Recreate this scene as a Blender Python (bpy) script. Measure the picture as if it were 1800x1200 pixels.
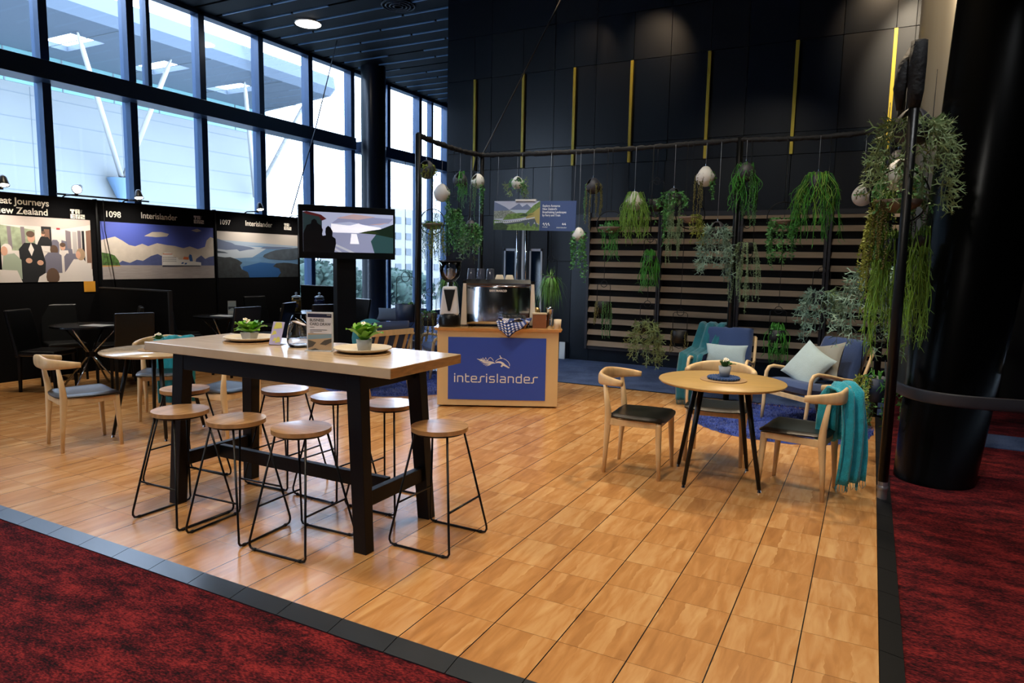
import bpy, bmesh, math, random
from mathutils import Vector, Matrix
R_=math.radians; PI=math.pi
for o in list(bpy.data.objects): bpy.data.objects.remove(o)
S=bpy.context.scene; COL=S.collection
# ---------------------------------------------------------------- camera
cam=bpy.data.cameras.new('camera'); cam.lens=24.074; cam.sensor_width=36; cam.clip_end=500; cam.clip_start=.05
co=bpy.data.objects.new('camera',cam); COL.objects.link(co); S.camera=co
rt=Vector((.885634,.464024,.018268)); up=-Vector((.069822,-.094164,-.993105)); bk=-Vector((-.459104,.880803,-.115794))
M=Matrix((rt,up,bk)).transposed().to_4x4(); M.translation=Vector((4.36485,-2.20377,1.58)); co.matrix_world=M
# ---------------------------------------------------------------- exposure, sky
S.view_settings.view_transform='Standard'; S.view_settings.look='None'; S.view_settings.gamma=1; S.view_settings.exposure=0.0
S.view_settings.use_curve_mapping=False
W=bpy.data.worlds.new('overcast_sky'); S.world=W; W.use_nodes=True
bg=W.node_tree.nodes['Background']; bg.inputs[0].default_value=(.68,.88,1.17,1); bg.inputs[1].default_value=14
def light(kind,name,loc,energy,color,size=.2,size_y=None,target=None,angle=60,blend=.6,portal=False,spread=None):
    l=bpy.data.lights.new(name,kind); l.energy=energy; l.color=color
    if kind=='AREA':
        l.size=size
        if size_y: l.shape='RECTANGLE'; l.size_y=size_y
        else: l.shape='DISK'
        if portal: l.cycles.is_portal=True
        if spread: l.spread=R_(spread)
    if kind=='SPOT': l.spot_size=R_(angle); l.spot_blend=blend; l.shadow_soft_size=size
    o=bpy.data.objects.new(name,l); COL.objects.link(o); o.location=loc
    if target is not None: o.rotation_euler=(Vector(target)-Vector(loc)).to_track_quat('-Z','Y').to_euler()
    return o
WARM=(1,.83,.62); WARM2=(1,.79,.54)
light('AREA','window_portal',(-6.8,6.5,3.2),1,(1,1,1),19,6,target=(0,6.5,3.2),portal=True)
# ceiling downlights over the wooden floor and the hall in front
light('SPOT','downlight',(3.3,5.3,5.9),460,WARM2,.09,target=(3.2,2.6,0),angle=78)
light('SPOT','downlight',(4.1,4.6,5.9),300,WARM2,.06,target=(3.5,2.3,0),angle=70)
light('SPOT','downlight',(1.2,1.6,5.9),380,WARM,.2,target=(1.6,1.4,0),angle=95)
light('SPOT','downlight',(2.9,-.6,5.9),390,WARM2,.15,target=(3.0,.6,0),angle=80)
light('SPOT','downlight',(.4,6.6,5.9),240,WARM,.12,target=(1.2,5.0,0),angle=60)
light('SPOT','downlight',(-3.4,2.2,5.9),300,WARM2,.12,target=(-3.6,2.4,0),angle=75)
light('SPOT','downlight',(-1.4,-1.8,5.9),330,WARM,.2,target=(-.4,-.9,0),angle=85)
light('SPOT','downlight',(2.5,-3.5,5.9),420,(1,.95,.88),.25,target=(1.6,1.0,.5),angle=80)
light('SPOT','downlight',(5.6,.2,5.9),80,WARM,.2,target=(5.4,1.0,0),angle=70)
# wall washers high on the back wall
for x,e in ((.1,60),(1.2,140),(4.25,170)):
    light('SPOT','wall_washer_beam',(x,6.5,6.0),e,(1,.74,.48),.05,target=(x,8.2,4.6),angle=38,blend=1)
light('SPOT','column_beam',(4.4,5.6,6.0),1000,(1,.84,.62),.05,target=(5.0,7.6,4.3),angle=44,blend=.8)
light('SPOT','sign_beam',(.4,4.2,5.6),160,(1,.95,.88),.08,target=(.3,6.0,2.2),angle=40)
light('SPOT','plants_beam',(2.6,3.4,5.8),330,(1,.93,.8),.1,target=(2.6,6.0,1.9),angle=72)
light('SPOT','plants_beam',(1.0,3.0,5.8),230,(.93,.97,1.0),.1,target=(-.3,5.5,1.9),angle=44)  # added spot, brightens the plants on the left side bar
light('SPOT','plants_beam',(5.2,1.6,5.6),230,(.95,.97,1.0),.1,target=(4.45,3.7,2.0),angle=42)
light('SPOT','seating_beam',(2.5,2.6,5.8),170,(.9,.95,1.0),.1,target=(3.8,5.1,.4),angle=34)
# ---------------------------------------------------------------- materials
def lin(c):
    if isinstance(c,tuple) and isinstance(c[0],str): return tuple(v*c[1] for v in lin(c[0]))
    if isinstance(c,str): c=[int(c[i:i+2],16)/255 for i in (0,2,4)]
    return tuple((v/12.92 if v<=.04045 else ((v+.055)/1.055)**2.4) for v in c)
MATS={}
def mat(name,col='808080',rough=.5,metal=0,spec=.5,var=0,vscale=8,stretch=None,bump=0,bscale=60,emit=0,trans=0,coat=0,sheen=0,col2=None):
    if name in MATS: return MATS[name]
    m=bpy.data.materials.new(name); m.use_nodes=True; nt=m.node_tree; b=nt.nodes['Principled BSDF']
    c=lin(col); b.inputs['Base Color'].default_value=(*c,1); b.inputs['Roughness'].default_value=rough
    b.inputs['Metallic'].default_value=metal; b.inputs['Specular IOR Level'].default_value=spec
    if coat: b.inputs['Coat Weight'].default_value=coat; b.inputs['Coat Roughness'].default_value=.1
    if sheen: b.inputs['Sheen Weight'].default_value=sheen
    if trans: b.inputs['Transmission Weight'].default_value=trans
    if emit: b.inputs['Emission Color'].default_value=(*c,1); b.inputs['Emission Strength'].default_value=emit
    tc=nt.nodes.new('ShaderNodeTexCoord')
    if var:
        mp=nt.nodes.new('ShaderNodeMapping'); nt.links.new(tc.outputs['Object'],mp.inputs[0])
        if stretch: mp.inputs['Scale'].default_value=stretch
        n=nt.nodes.new('ShaderNodeTexNoise'); n.inputs['Scale'].default_value=vscale; n.inputs['Detail'].default_value=4
        nt.links.new(mp.outputs[0],n.inputs[0]); r=nt.nodes.new('ShaderNodeValToRGB')
        r.color_ramp.elements[0].position=.3; r.color_ramp.elements[1].position=.7
        c2=lin(col2) if col2 else tuple(v*(1-var) for v in c)
        r.color_ramp.elements[0].color=(*c2,1); r.color_ramp.elements[1].color=(*(tuple(min(1,v*(1+var*.5)) for v in c) if not col2 else c),1)
        nt.links.new(n.outputs[0],r.inputs[0]); nt.links.new(r.outputs[0],b.inputs['Base Color'])
    if bump:
        n=nt.nodes.new('ShaderNodeTexNoise'); n.inputs['Scale'].default_value=bscale; nt.links.new(tc.outputs['Object'],n.inputs[0])
        bp=nt.nodes.new('ShaderNodeBump'); bp.inputs['Strength'].default_value=bump; bp.inputs['Distance'].default_value=.01
        nt.links.new(n.outputs[0],bp.inputs['Height']); nt.links.new(bp.outputs[0],b.inputs['Normal'])
    MATS[name]=m; return m
class NT:
    def __init__(s,m): s.nt=m.node_tree
    def n(s,t,**k):
        o=s.nt.nodes.new(t)
        for a,v in k.items(): setattr(o,a,v)
        return o
    def l(s,a,b): s.nt.links.new(a,b)
    def math(s,op,a,b=None,c=None):
        o=s.n('ShaderNodeMath',operation=op)
        for i,v in enumerate((a,b,c)):
            if v is None: continue
            if isinstance(v,(int,float)): o.inputs[i].default_value=v
            else: s.l(v,o.inputs[i])
        return o.outputs[0]
def wood_floor():
    m=bpy.data.materials.new('laid_wood_tiles'); m.use_nodes=True; t=NT(m); b=m.node_tree.nodes['Principled BSDF']
    tc=t.n('ShaderNodeTexCoord'); sp=t.n('ShaderNodeSeparateXYZ'); t.l(tc.outputs['Object'],sp.inputs[0])
    u=t.math('MULTIPLY',sp.outputs[0],1/.3); v=t.math('MULTIPLY',sp.outputs[1],1/.3)
    fu=t.math('FRACT',u); fv=t.math('FRACT',v); iu=t.math('FLOOR',u); iv=t.math('FLOOR',v)
    jag=t.n('ShaderNodeTexNoise'); jag.inputs['Scale'].default_value=9; t.l(tc.outputs['Object'],jag.inputs[0])
    pu=t.math('FLOOR',t.math('ADD',t.math('MULTIPLY',u,3.0),t.math('MULTIPLY',t.math('SUBTRACT',jag.outputs[0],.5),.55)))
    cb=t.n('ShaderNodeCombineXYZ'); t.l(pu,cb.inputs[0]); t.l(iv,cb.inputs[1])
    wn=t.n('ShaderNodeTexWhiteNoise'); wn.noise_dimensions='3D'; t.l(cb.outputs[0],wn.inputs[0])
    cb2=t.n('ShaderNodeCombineXYZ'); t.l(t.math('MULTIPLY',sp.outputs[0],20),cb2.inputs[0]); t.l(t.math('MULTIPLY',sp.outputs[1],3.2),cb2.inputs[1]); t.l(t.math('MULTIPLY',wn.outputs[0],40),cb2.inputs[2])
    gn=t.n('ShaderNodeTexNoise'); gn.inputs['Scale'].default_value=1; gn.inputs['Detail'].default_value=5; gn.inputs['Distortion'].default_value=.6; t.l(cb2.outputs[0],gn.inputs[0])
    f=t.math('ADD',t.math('MULTIPLY',wn.outputs[0],.26),t.math('MULTIPLY',gn.outputs[0],.9))
    r=t.n('ShaderNodeValToRGB'); e=r.color_ramp.elements; e[0].position=.28; e[1].position=.86
    e[0].color=(*lin('a97543'),1); e[1].color=(*lin('dbae76'),1); x=e.new(.55); x.color=(*lin('c48d54'),1); t.l(f,r.inputs[0])
    def seam(fr,w):
        return t.math('GREATER_THAN',t.math('ABSOLUTE',t.math('SUBTRACT',fr,.5)),.5-w)
    s1=seam(fu,.009); s2=t.math('MULTIPLY',seam(fv,.005),.6); s=t.math('MAXIMUM',s1,s2)
    mx=t.n('ShaderNodeMix',data_type='RGBA'); t.l(s,mx.inputs[0]); t.l(r.outputs[0],mx.inputs[6]); mx.inputs[7].default_value=(*lin('1c1410'),1)
    t.l(mx.outputs[2],b.inputs['Base Color'])
    b.inputs['Roughness'].default_value=.24; b.inputs['Specular IOR Level'].default_value=.6
    bp=t.n('ShaderNodeBump'); bp.inputs['Strength'].default_value=.35; bp.inputs['Distance'].default_value=.003
    t.l(t.math('SUBTRACT',1.0,s),bp.inputs['Height']); t.l(bp.outputs[0],b.inputs['Normal'])
    return m
def carpet(name,c1,c2,c3,s=(5,16,1)):
    m=bpy.data.materials.new(name); m.use_nodes=True; t=NT(m); b=m.node_tree.nodes['Principled BSDF']
    tc=t.n('ShaderNodeTexCoord'); mp=t.n('ShaderNodeMapping'); t.l(tc.outputs['Object'],mp.inputs[0]); mp.inputs['Scale'].default_value=s
    n1=t.n('ShaderNodeTexNoise'); n1.inputs['Scale'].default_value=1; n1.inputs['Detail'].default_value=5; n1.inputs['Roughness'].default_value=.7; t.l(mp.outputs[0],n1.inputs[0])
    mp2=t.n('ShaderNodeMapping'); t.l(tc.outputs['Object'],mp2.inputs[0]); mp2.inputs['Scale'].default_value=(1,2.1,1)
    n2=t.n('ShaderNodeTexNoise'); n2.inputs['Scale'].default_value=70; n2.inputs['Detail'].default_value=3; t.l(mp2.outputs[0],n2.inputs[0])
    f=t.math('ADD',t.math('MULTIPLY',n1.outputs[0],.95),t.math('MULTIPLY',t.math('SUBTRACT',n2.outputs[0],.5),.8))
    r=t.n('ShaderNodeValToRGB'); e=r.color_ramp.elements; e[0].position=.3; e[1].position=.78
    e[0].color=(*lin(c1),1); e[1].color=(*lin(c3),1); x=e.new(.47); x.color=(*lin(c2),1); t.l(f,r.inputs[0]); t.l(r.outputs[0],b.inputs['Base Color'])
    b.inputs['Roughness'].default_value=.95; b.inputs['Specular IOR Level'].default_value=.1
    bp=t.n('ShaderNodeBump'); bp.inputs['Strength'].default_value=.5; bp.inputs['Distance'].default_value=.004; t.l(n2.outputs[0],bp.inputs['Height']); t.l(bp.outputs[0],b.inputs['Normal'])
    return m
def glass_mat(name,tint=(1,1,1),gl=.06,rough=.02):
    m=bpy.data.materials.new(name); m.use_nodes=True; nt=m.node_tree; nt.nodes.clear(); t=NT(m)
    o=t.n('ShaderNodeOutputMaterial'); tr=t.n('ShaderNodeBsdfTransparent'); tr.inputs[0].default_value=(*tint,1)
    g=t.n('ShaderNodeBsdfGlossy'); g.inputs['Roughness'].default_value=rough; fr=t.n('ShaderNodeFresnel'); fr.inputs[0].default_value=1.45
    mx=t.n('ShaderNodeMixShader'); t.l(t.math('MULTIPLY',fr.outputs[0],gl*14),mx.inputs[0]); t.l(tr.outputs[0],mx.inputs[1]); t.l(g.outputs[0],mx.inputs[2]); t.l(mx.outputs[0],o.inputs[0])
    return m
WOODF=wood_floor()
RED=carpet('red_carpet_weave','1a0b10','4c151b','962f2e',(3.6,9,1))
BLUEC=carpet('slate_blue_carpet','3a4660','4a5878','5a698c',(2,2,1))
PANE=glass_mat('window_glass',(.97,.98,1),.03)
GLASS=glass_mat('clear_glass',(.93,.95,.97),.09,.01)
black=mat('black_paint','07080a',.5,spec=.3)
blackm=mat('black_satin_metal','040506',.38,spec=.35)
frame=mat('dark_window_frame','2e4460',.35,.3)
oak=mat('pale_oak','e0bf8e',.42,var=.16,vscale=3,stretch=(6,6,1.2))
oakd=mat('warm_oak','c98f4e',.38,var=.2,vscale=3,stretch=(5,14,5),coat=.2)
oakt=mat('table_oak','c9a566',.4,var=.14,vscale=3,stretch=(3,16,3))
lamin=mat('bleached_timber','cdb594',.2,var=.12,vscale=2,stretch=(2,14,2),coat=.25)
edgew=mat('timber_edge','b98a52',.4,var=.3,vscale=4,stretch=(3,3,18))
leather=mat('black_leather','060708',.33,bump=.15,bscale=180)
chrome=mat('chrome','d0d2d6',.12,1)
steel=mat('polished_steel','c4c8ce',.17,1)
white=mat('white_ceramic','d8d4cc',.5)
tealm=mat('teal_knit','14a6bd',.9,sheen=.4,bump=.8,bscale=160,var=.2,vscale=20)
tealdk=mat('dark_teal_throw','0c6270',.9,sheen=.3,bump=.5,bscale=140,var=.2,vscale=14)
navy=mat('navy_upholstery','27406e',.85,sheen=.3,bump=.3,bscale=220,var=.12,vscale=5)
greyb=mat('blue_grey_upholstery','4b5c7c',.85,sheen=.3,bump=.3,bscale=220)
palec=mat('pale_aqua_cotton','a9bcbf',.9,bump=.3,bscale=120,var=.08,vscale=9)
felt=mat('blue_felt','1f4a86',.95,sheen=.3,bump=.5,bscale=300,var=.25,vscale=40)
rugm=mat('shaggy_blue_rug','1d3c94',.95,var=.6,vscale=26,bump=1,bscale=90,sheen=.2)
darkpot=mat('charcoal_clay','34343a',.55,var=.1)
potblack=mat('black_clay','121316',.6)
bluepot=mat('dark_blue_clay','1b2c48',.5)
brownpot=mat('taupe_clay','7d6a5c',.6,var=.1)
soil=mat('soil','2a1d14',1)
wirem=mat('black_wire','0d0d0f',.4,.5)
cordm=mat('pale_cord','8a8d92',.5)
# ---------------------------------------------------------------- mesh builder
class MB:
    def __init__(s): s.v=[];s.f=[];s.mi=[];s.sm=[];s.m=Matrix.Identity(4);s.k=0
    def mat(s,k): s.k=k; return s
    def at(s,x=0,y=0,z=0,rz=0,rx=0,ry=0):
        s.m=Matrix.Translation((x,y,z))@Matrix.Rotation(rz,4,'Z')@Matrix.Rotation(ry,4,'Y')@Matrix.Rotation(rx,4,'X'); return s
    def add(s,vs,fs,smooth=False):
        o=len(s.v); s.v+= [tuple(s.m@Vector(p)) for p in vs]
        for f in fs: s.f.append([i+o for i in f]); s.mi.append(s.k); s.sm.append(smooth)
        return s
    def box(s,x0,x1,y0,y1,z0,z1):
        vs=[(x,y,z) for z in (z0,z1) for y in (y0,y1) for x in (x0,x1)]
        return s.add(vs,[(0,2,3,1),(4,5,7,6),(0,1,5,4),(2,6,7,3),(0,4,6,2),(1,3,7,5)])
    def hexa(s,b,t): # bottom quad, top quad (4 pts each ccw)
        return s.add(list(b)+list(t),[(3,2,1,0),(4,5,6,7),(0,1,5,4),(1,2,6,5),(2,3,7,6),(3,0,4,7)])
    def tube(s,pts,r,n=8,cap=True,closed=False,smooth=True,flat=1.0,upv=None):
        pts=[Vector(p) for p in pts]; N=len(pts); rs=r if isinstance(r,(list,tuple)) else [r]*N
        vs=[];a=None
        for i,p in enumerate(pts):
            if closed: d=(pts[(i+1)%N]-pts[i-1])
            else: d=(pts[min(i+1,N-1)]-pts[max(i-1,0)])
            if d.length<1e-9: d=Vector((0,0,1))
            d.normalize()
            if a is None:
                a=Vector(upv) if upv else (Vector((0,0,1)) if abs(d.z)<.9 else Vector((1,0,0)))
            a=(a-d*a.dot(d))
            if a.length<1e-6: a=d.orthogonal()
            a.normalize(); b=d.cross(a)
            for k in range(n):
                t=2*PI*k/n+PI/n; vs.append(p+(a*math.cos(t)*flat+b*math.sin(t))*rs[i])
        fs=[]
        for i in range(N if closed else N-1):
            j=(i+1)%N
            for k in range(n):
                l=(k+1)%n; fs.append((i*n+k,i*n+l,j*n+l,j*n+k))
        if cap and not closed: fs.append(tuple(range(n-1,-1,-1))); fs.append(tuple((N-1)*n+k for k in range(n)))
        return s.add(vs,fs,smooth)
    def lathe(s,prof,n=24,smooth=True,closed=False,cx=0,cy=0):
        vs=[(cx+r*math.cos(2*PI*k/n),cy+r*math.sin(2*PI*k/n),z) for r,z in prof for k in range(n)]
        fs=[(i*n+k,i*n+(k+1)%n,(i+1)*n+(k+1)%n,(i+1)*n+k) for i in range(len(prof)-1) for k in range(n)]
        if closed:
            fs.append(tuple(range(n-1,-1,-1))); fs.append(tuple((len(prof)-1)*n+k for k in range(n)))
        return s.add(vs,fs,smooth)
    def cyl(s,x,y,z0,z1,r,r2=None,n=24,smooth=True):
        r2=r if r2 is None else r2
        vs=[(x+q*math.cos(2*PI*k/n),y+q*math.sin(2*PI*k/n),z) for q,z in ((r,z0),(r2,z1)) for k in range(n)]
        s.add(vs,[(k,(k+1)%n,n+(k+1)%n,n+k) for k in range(n)],smooth)
        return s.add(vs,[tuple(range(n-1,-1,-1)),tuple(range(n,2*n))],False)
    def prism(s,poly,y0,y1,axis='y'):
        n=len(poly)
        if axis=='y': vs=[(x,y0,z) for x,z in poly]+[(x,y1,z) for x,z in poly]
        elif axis=='z': vs=[(x,y,y0) for x,y in poly]+[(x,y,y1) for x,y in poly]
        else: vs=[(y0,a,b) for a,b in poly]+[(y1,a,b) for a,b in poly]
        return s.add(vs,[tuple(range(n)),tuple(range(2*n-1,n-1,-1))]+[(i,i+n,(i+1)%n+n,(i+1)%n) for i in range(n)])
    def sphere(s,c,r,n=10,m=7,sc=(1,1,1)):
        vs=[(c[0],c[1],c[2]-r*sc[2])]
        for i in range(1,m):
            t=-PI/2+PI*i/m
            for k in range(n):
                a=2*PI*k/n; vs.append((c[0]+r*sc[0]*math.cos(t)*math.cos(a),c[1]+r*sc[1]*math.cos(t)*math.sin(a),c[2]+r*sc[2]*math.sin(t)))
        vs.append((c[0],c[1],c[2]+r*sc[2])); L=len(vs)-1
        fs=[(0,1+(k+1)%n,1+k) for k in range(n)]
        for i in range(m-2):
            for k in range(n): a=1+i*n; fs.append((a+k,a+(k+1)%n,a+n+(k+1)%n,a+n+k))
        a=1+(m-2)*n; fs+=[(a+k,a+(k+1)%n,L) for k in range(n)]
        return s.add(vs,fs,True)
    def grid(s,fn,nu,nv,smooth=True,closeu=False):
        vs=[fn(i/(nu-(0 if closeu else 1)),j/(nv-1)) for j in range(nv) for i in range(nu)]
        fs=[(j*nu+i,j*nu+(i+1)%nu,(j+1)*nu+(i+1)%nu,(j+1)*nu+i) for j in range(nv-1) for i in range(nu if closeu else nu-1)]
        return s.add(vs,fs,smooth)
    def build(s,name,mats,parent=None,bev=0,sub=0,solid=0,loc=None,rz=0,fix=True):
        me=bpy.data.meshes.new(name); me.from_pydata(s.v,[],s.f); me.update()
        if not isinstance(mats,(list,tuple)): mats=[mats]
        for m in mats: me.materials.append(m)
        me.polygons.foreach_set('material_index',s.mi); me.polygons.foreach_set('use_smooth',s.sm)
        if fix:
            b=bmesh.new(); b.from_mesh(me); bmesh.ops.recalc_face_normals(b,faces=b.faces); b.to_mesh(me); b.free()
        o=bpy.data.objects.new(name,me); COL.objects.link(o)
        if parent: o.parent=parent
        if loc: o.location=loc
        if rz: o.rotation_euler=(0,0,rz)
        if solid: q=o.modifiers.new('solid','SOLIDIFY'); q.thickness=solid; q.offset=0
        if bev: q=o.modifiers.new('bevel','BEVEL'); q.width=bev; q.segments=2; q.limit_method='ANGLE'; q.angle_limit=R_(50)
        if sub: q=o.modifiers.new('sub','SUBSURF'); q.levels=sub; q.render_levels=sub
        return o
def thing(name,label,cat,loc=(0,0,0),rz=0,group=None):
    o=bpy.data.objects.new(name,None); COL.objects.link(o); o.empty_display_size=.1; o.location=loc; o.rotation_euler=(0,0,rz)
    return tag(o,label,cat,group)
def tag(o,label,cat,group=None,kind=None):
    o['label']=label; o['category']=cat
    if group: o['group']=group
    if kind: o['kind']=kind
    return o
def struct(o): o['kind']='structure'; return o
def dup(root,loc,rz,label,group=None,rx=None):
    r=root.copy(); COL.objects.link(r); r.location=loc; r.rotation_euler=(0,0,rz); r['label']=label
    if group: r['group']=group
    for ch in list(root.children):
        c=ch.copy(); COL.objects.link(c); c.parent=r
        for g in list(ch.children):
            d=g.copy(); COL.objects.link(d); d.parent=c
    return r
def text(name,body,size,x,z,y,m,parent,align='LEFT',bold=0,ext=.0006,sx=1,flatz=False):
    c=bpy.data.curves.new(name,'FONT'); c.body=body; c.size=size; c.align_x=align; c.offset=bold; c.extrude=ext
    t=bpy.data.objects.new(name,c); COL.objects.link(t); bpy.context.view_layer.update()
    me=bpy.data.meshes.new_from_object(t.evaluated_get(bpy.context.evaluated_depsgraph_get())); bpy.data.objects.remove(t)
    me.materials.clear(); me.materials.append(m)
    o=bpy.data.objects.new(name,me); COL.objects.link(o); o.parent=parent; o.location=(x,y,z)
    o.rotation_euler=(0 if flatz else PI/2,0,0); o.scale=(sx,1,1); return o
def lerp(a,b,t): return a+(b-a)*t
# ---------------------------------------------------------------- setting
struct(MB().box(-7.1,9,-6,9.5,-.12,-.02).build('floor',RED))
struct(MB().box(-7.1,4.5,.0,6.05,-.015,0).build('floor_wood',WOODF)).location=(0,0,0)
# carpeted area behind the wooden floor
struct(MB().box(-7.1,4.6,6.08,16,-.018,-.004).build('floor_stage',BLUEC))
strip=mat('black_ramp_edging','2b3138',.28,var=.2,vscale=4)
m=MB()
for k in range(-22,15):
    x0=k*.3+.002;x1=k*.3+.298
    m.hexa([(x0,-.1,-.019),(x1,-.1,-.019),(x1,0,-.019),(x0,0,-.019)],[(x0,-.1,-.014),(x1,-.1,-.014),(x1,-.001,.002),(x0,-.001,.002)])
struct(m.build('trim_1',strip))
m=MB()
for k in range(0,20):
    y0=k*.3+.002;y1=k*.3+.298
    m.hexa([(4.5,y0,-.019),(4.59,y0,-.019),(4.59,y1,-.019),(4.5,y1,-.019)],[(4.501,y0,.002),(4.59,y0,-.012),(4.59,y1,-.012),(4.501,y1,.002)])
m.hexa([(4.5,-.1,-.019),(4.59,-.1,-.019),(4.59,0,-.019),(4.5,0,-.019)],[(4.5,-.1,-.014),(4.59,-.1,-.016),(4.59,0,-.012),(4.5,0,.002)])
struct(m.build('trim_2',mat('black_ramp_side','14161a',.4)))
struct(MB().box(-7.1,4.6,6.05,6.08,-.019,.004).build('trim_3',blackm))
# back wall, front face y=8.23
blackp=mat('black_wall_panel','101822',.27,spec=.42,var=.25,vscale=1.2,stretch=(3,1,.6))
blackp2=mat('black_wall_panel_dull','0b1018',.36,spec=.35,var=.25,vscale=1.2,stretch=(3,1,.6))
recess=mat('recess_black','040405',.8)
wall=MB(); wall.box(-2.433,6.2,8.25,8.55,-.02,7.2).build('wall_back',recess); struct(bpy.data.objects['wall_back'])
p=MB(); rng=random.Random(3)
def panels(xs,z0,z1,skip=()):
    for a,b in zip(xs[:-1],xs[1:]):
        p.mat(rng.choice((0,0,1))).box(a+.004,b-.004,8.215+rng.uniform(0,.006),8.26,z0+.004,z1-.004)
topx=[-2.43,-1.88,-1.545,-.95,-.38,-.05,.33,.93,1.5,2.08,2.6,3.25,3.81,4.42,4.64,5.6]
panels(topx,4.65,5.35); panels([-2.43,-1.55,-.38,.33,1.49,2.6,3.8,4.64,5.6],5.35,7.1)
panels(topx,3.43,4.65); panels(topx,3.13,3.43)
panels([-2.43,-2.14,-1.55,-1.0,-.727,-.384,-.03,.34,.92,1.48,2.09,2.6,3.25,3.81,4.64,5.6],2.36,3.13)
panels([-2.43,-1.45,-1.29],-.02,2.36); panels([-.43,0,.34],1.6,2.36); panels([-.43,-.0,.34],-.02,1.6); panels([.34,2.6,5.6],-.02,.23)
struct(p.build('wall_panelling',[blackp,blackp2]))
# louvre screens
lv=mat('taupe_louvre','84705a',.5,var=.12,vscale=4,stretch=(1,6,6)); lvd=mat('dark_louvre_frame','26262c',.4)
m=MB()
bays=[(.34,1.45),(1.51,2.6),(2.68,3.76),(3.84,5.5)]
m.mat(1).box(.3,5.5,8.16,8.24,2.30,2.37).box(.3,5.5,8.16,8.24,.2,.25).box(.3,.34,8.13,8.24,.2,2.37)
for a,b in ((1.45,1.51),(2.6,2.68),(3.76,3.84)):
    m.box(a,(a+b)/2-.006,8.10,8.24,.2,2.36).box((a+b)/2+.006,b,8.10,8.24,.2,2.36)
for a,b in bays:
    for i in range(12):
        z=.30+i*.1815
        m.mat(0).hexa([(a,8.135,z-.045),(b,8.135,z-.045),(b,8.15,z-.05),(a,8.15,z-.05)],[(a,8.19,z+.035),(b,8.19,z+.035),(b,8.205,z+.03),(a,8.205,z+.03)])
struct(m.build('wall_louvre_screen',[lv,lvd]))
# double doors
dm=mat('charcoal_door','1c2129',.45); dfr=mat('white_door_trim','c9ced6',.4); dgl=mat('dark_door_glass','0b1a2c',.1)
for i,(x0,x1,px0,px1) in enumerate(((-1.28,-.865,-1.2,-1.02),(-.86,-.43,-.715,-.54))):
    d=struct(MB().box(x0,x1,8.19,8.25,.0,2.34).build('door_%d'%(i+1),dm))
    f=MB(); 
    for b in ((px0-.03,px1+.03,.72,.76),(px0-.03,px1+.03,1.76,1.80),(px0-.03,px0,.72,1.8),(px1,px1+.03,.72,1.8)): f.box(b[0],b[1],8.175,8.195,b[2],b[3])
    f.build('vision_frame',dfr,d); MB().box(px0,px1,8.18,8.195,.76,1.76).build('door_glass',dgl,d)
    hx=-.955 if i==0 else -.79
    h=MB().tube([(hx,8.13,.7),(hx,8.13,2.25)],.018,10)
    for z in (1.0,1.95): h.tube([(hx,8.13,z),(hx,8.19,z)],.009,6)
    h.build('door_handle',chrome,d)
    if i==1:
        MB().box(-.70,-.615,8.172,8.182,.83,.9).build('green_notice',mat('green_notice','2f9f86',.5),d)
        MB().box(-.76,-.3,8.12,8.17,.6,.68).build('push_bar',chrome,d)
struct(MB().box(-.885,-.845,8.16,8.2,0,2.34).build('trim_4',dfr))
# brass strips
brass=mat('brushed_brass','c8b038',.35,.25,var=.2,vscale=6,stretch=(1,1,.3))
ords=['leftmost','second from left','third from left','fourth from left','fifth from left','sixth from left','rightmost']
for i,x in enumerate((-1.85,-.926,-.017,.92,2.075,3.25,4.42)):
    m=MB().box(x-.022,x+.022,8.17,8.215,3.13,4.64)
    tag(m.build('brass_strip',brass,bev=.002),'vertical brass strip on the black panelled wall, %s of the seven'%ords[i],'wall trim','brass strips on the back wall')
# window wall x=-7
mul=[1.24+1.39*k for k in range(0,11)]
m=MB()
for y in mul: m.box(-7.12,-6.90,y-.065,y+.065,0,6.1)
for y in (14.37,): m.box(-7.1,-6.93,y-.045,y+.045,0,6.1)
m.box(-7.1,-6.93,5.72,5.79,4.36,6.1)
m.box(-7.05,-6.62,-4,10.75,4.13,4.40).box(-7.05,-6.70,11.15,15.5,4.13,4.40)
m.box(-7.1,-6.92,-4,15.5,0,.13).box(-7.1,-6.9,-4,15.5,5.98,6.1)
struct(m.build('window_1',frame,bev=.004))
w1=bpy.data.objects['window_1']
MB().box(-7.03,-7.02,-4,15.5,.1,6.05).build('glass_pane',PANE,w1)
struct(MB().box(-7.2,-6.95,-4,1.24,0,6.1).build('wall_left',black))
struct(MB().box(-7.1,-2.3,15.5,15.7,0,6.1).build('wall_far',mat('far_wall','2b3a4c',.6)))
struct(MB().box(-2.433,-2.40,8.5,15.6,0,6.1).build('wall_return',black))
struct(MB().box(9,9.2,-6,16,0,6.2).build('wall_right',black)); struct(MB().box(5.6,9.2,9.3,9.5,0,7).build('wall_far_right',black))
struct(MB().box(-7.1,9.2,-6.2,-6,0,6.2).build('wall_front',mat('hall_wall','2c2a28',.8)))
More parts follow.
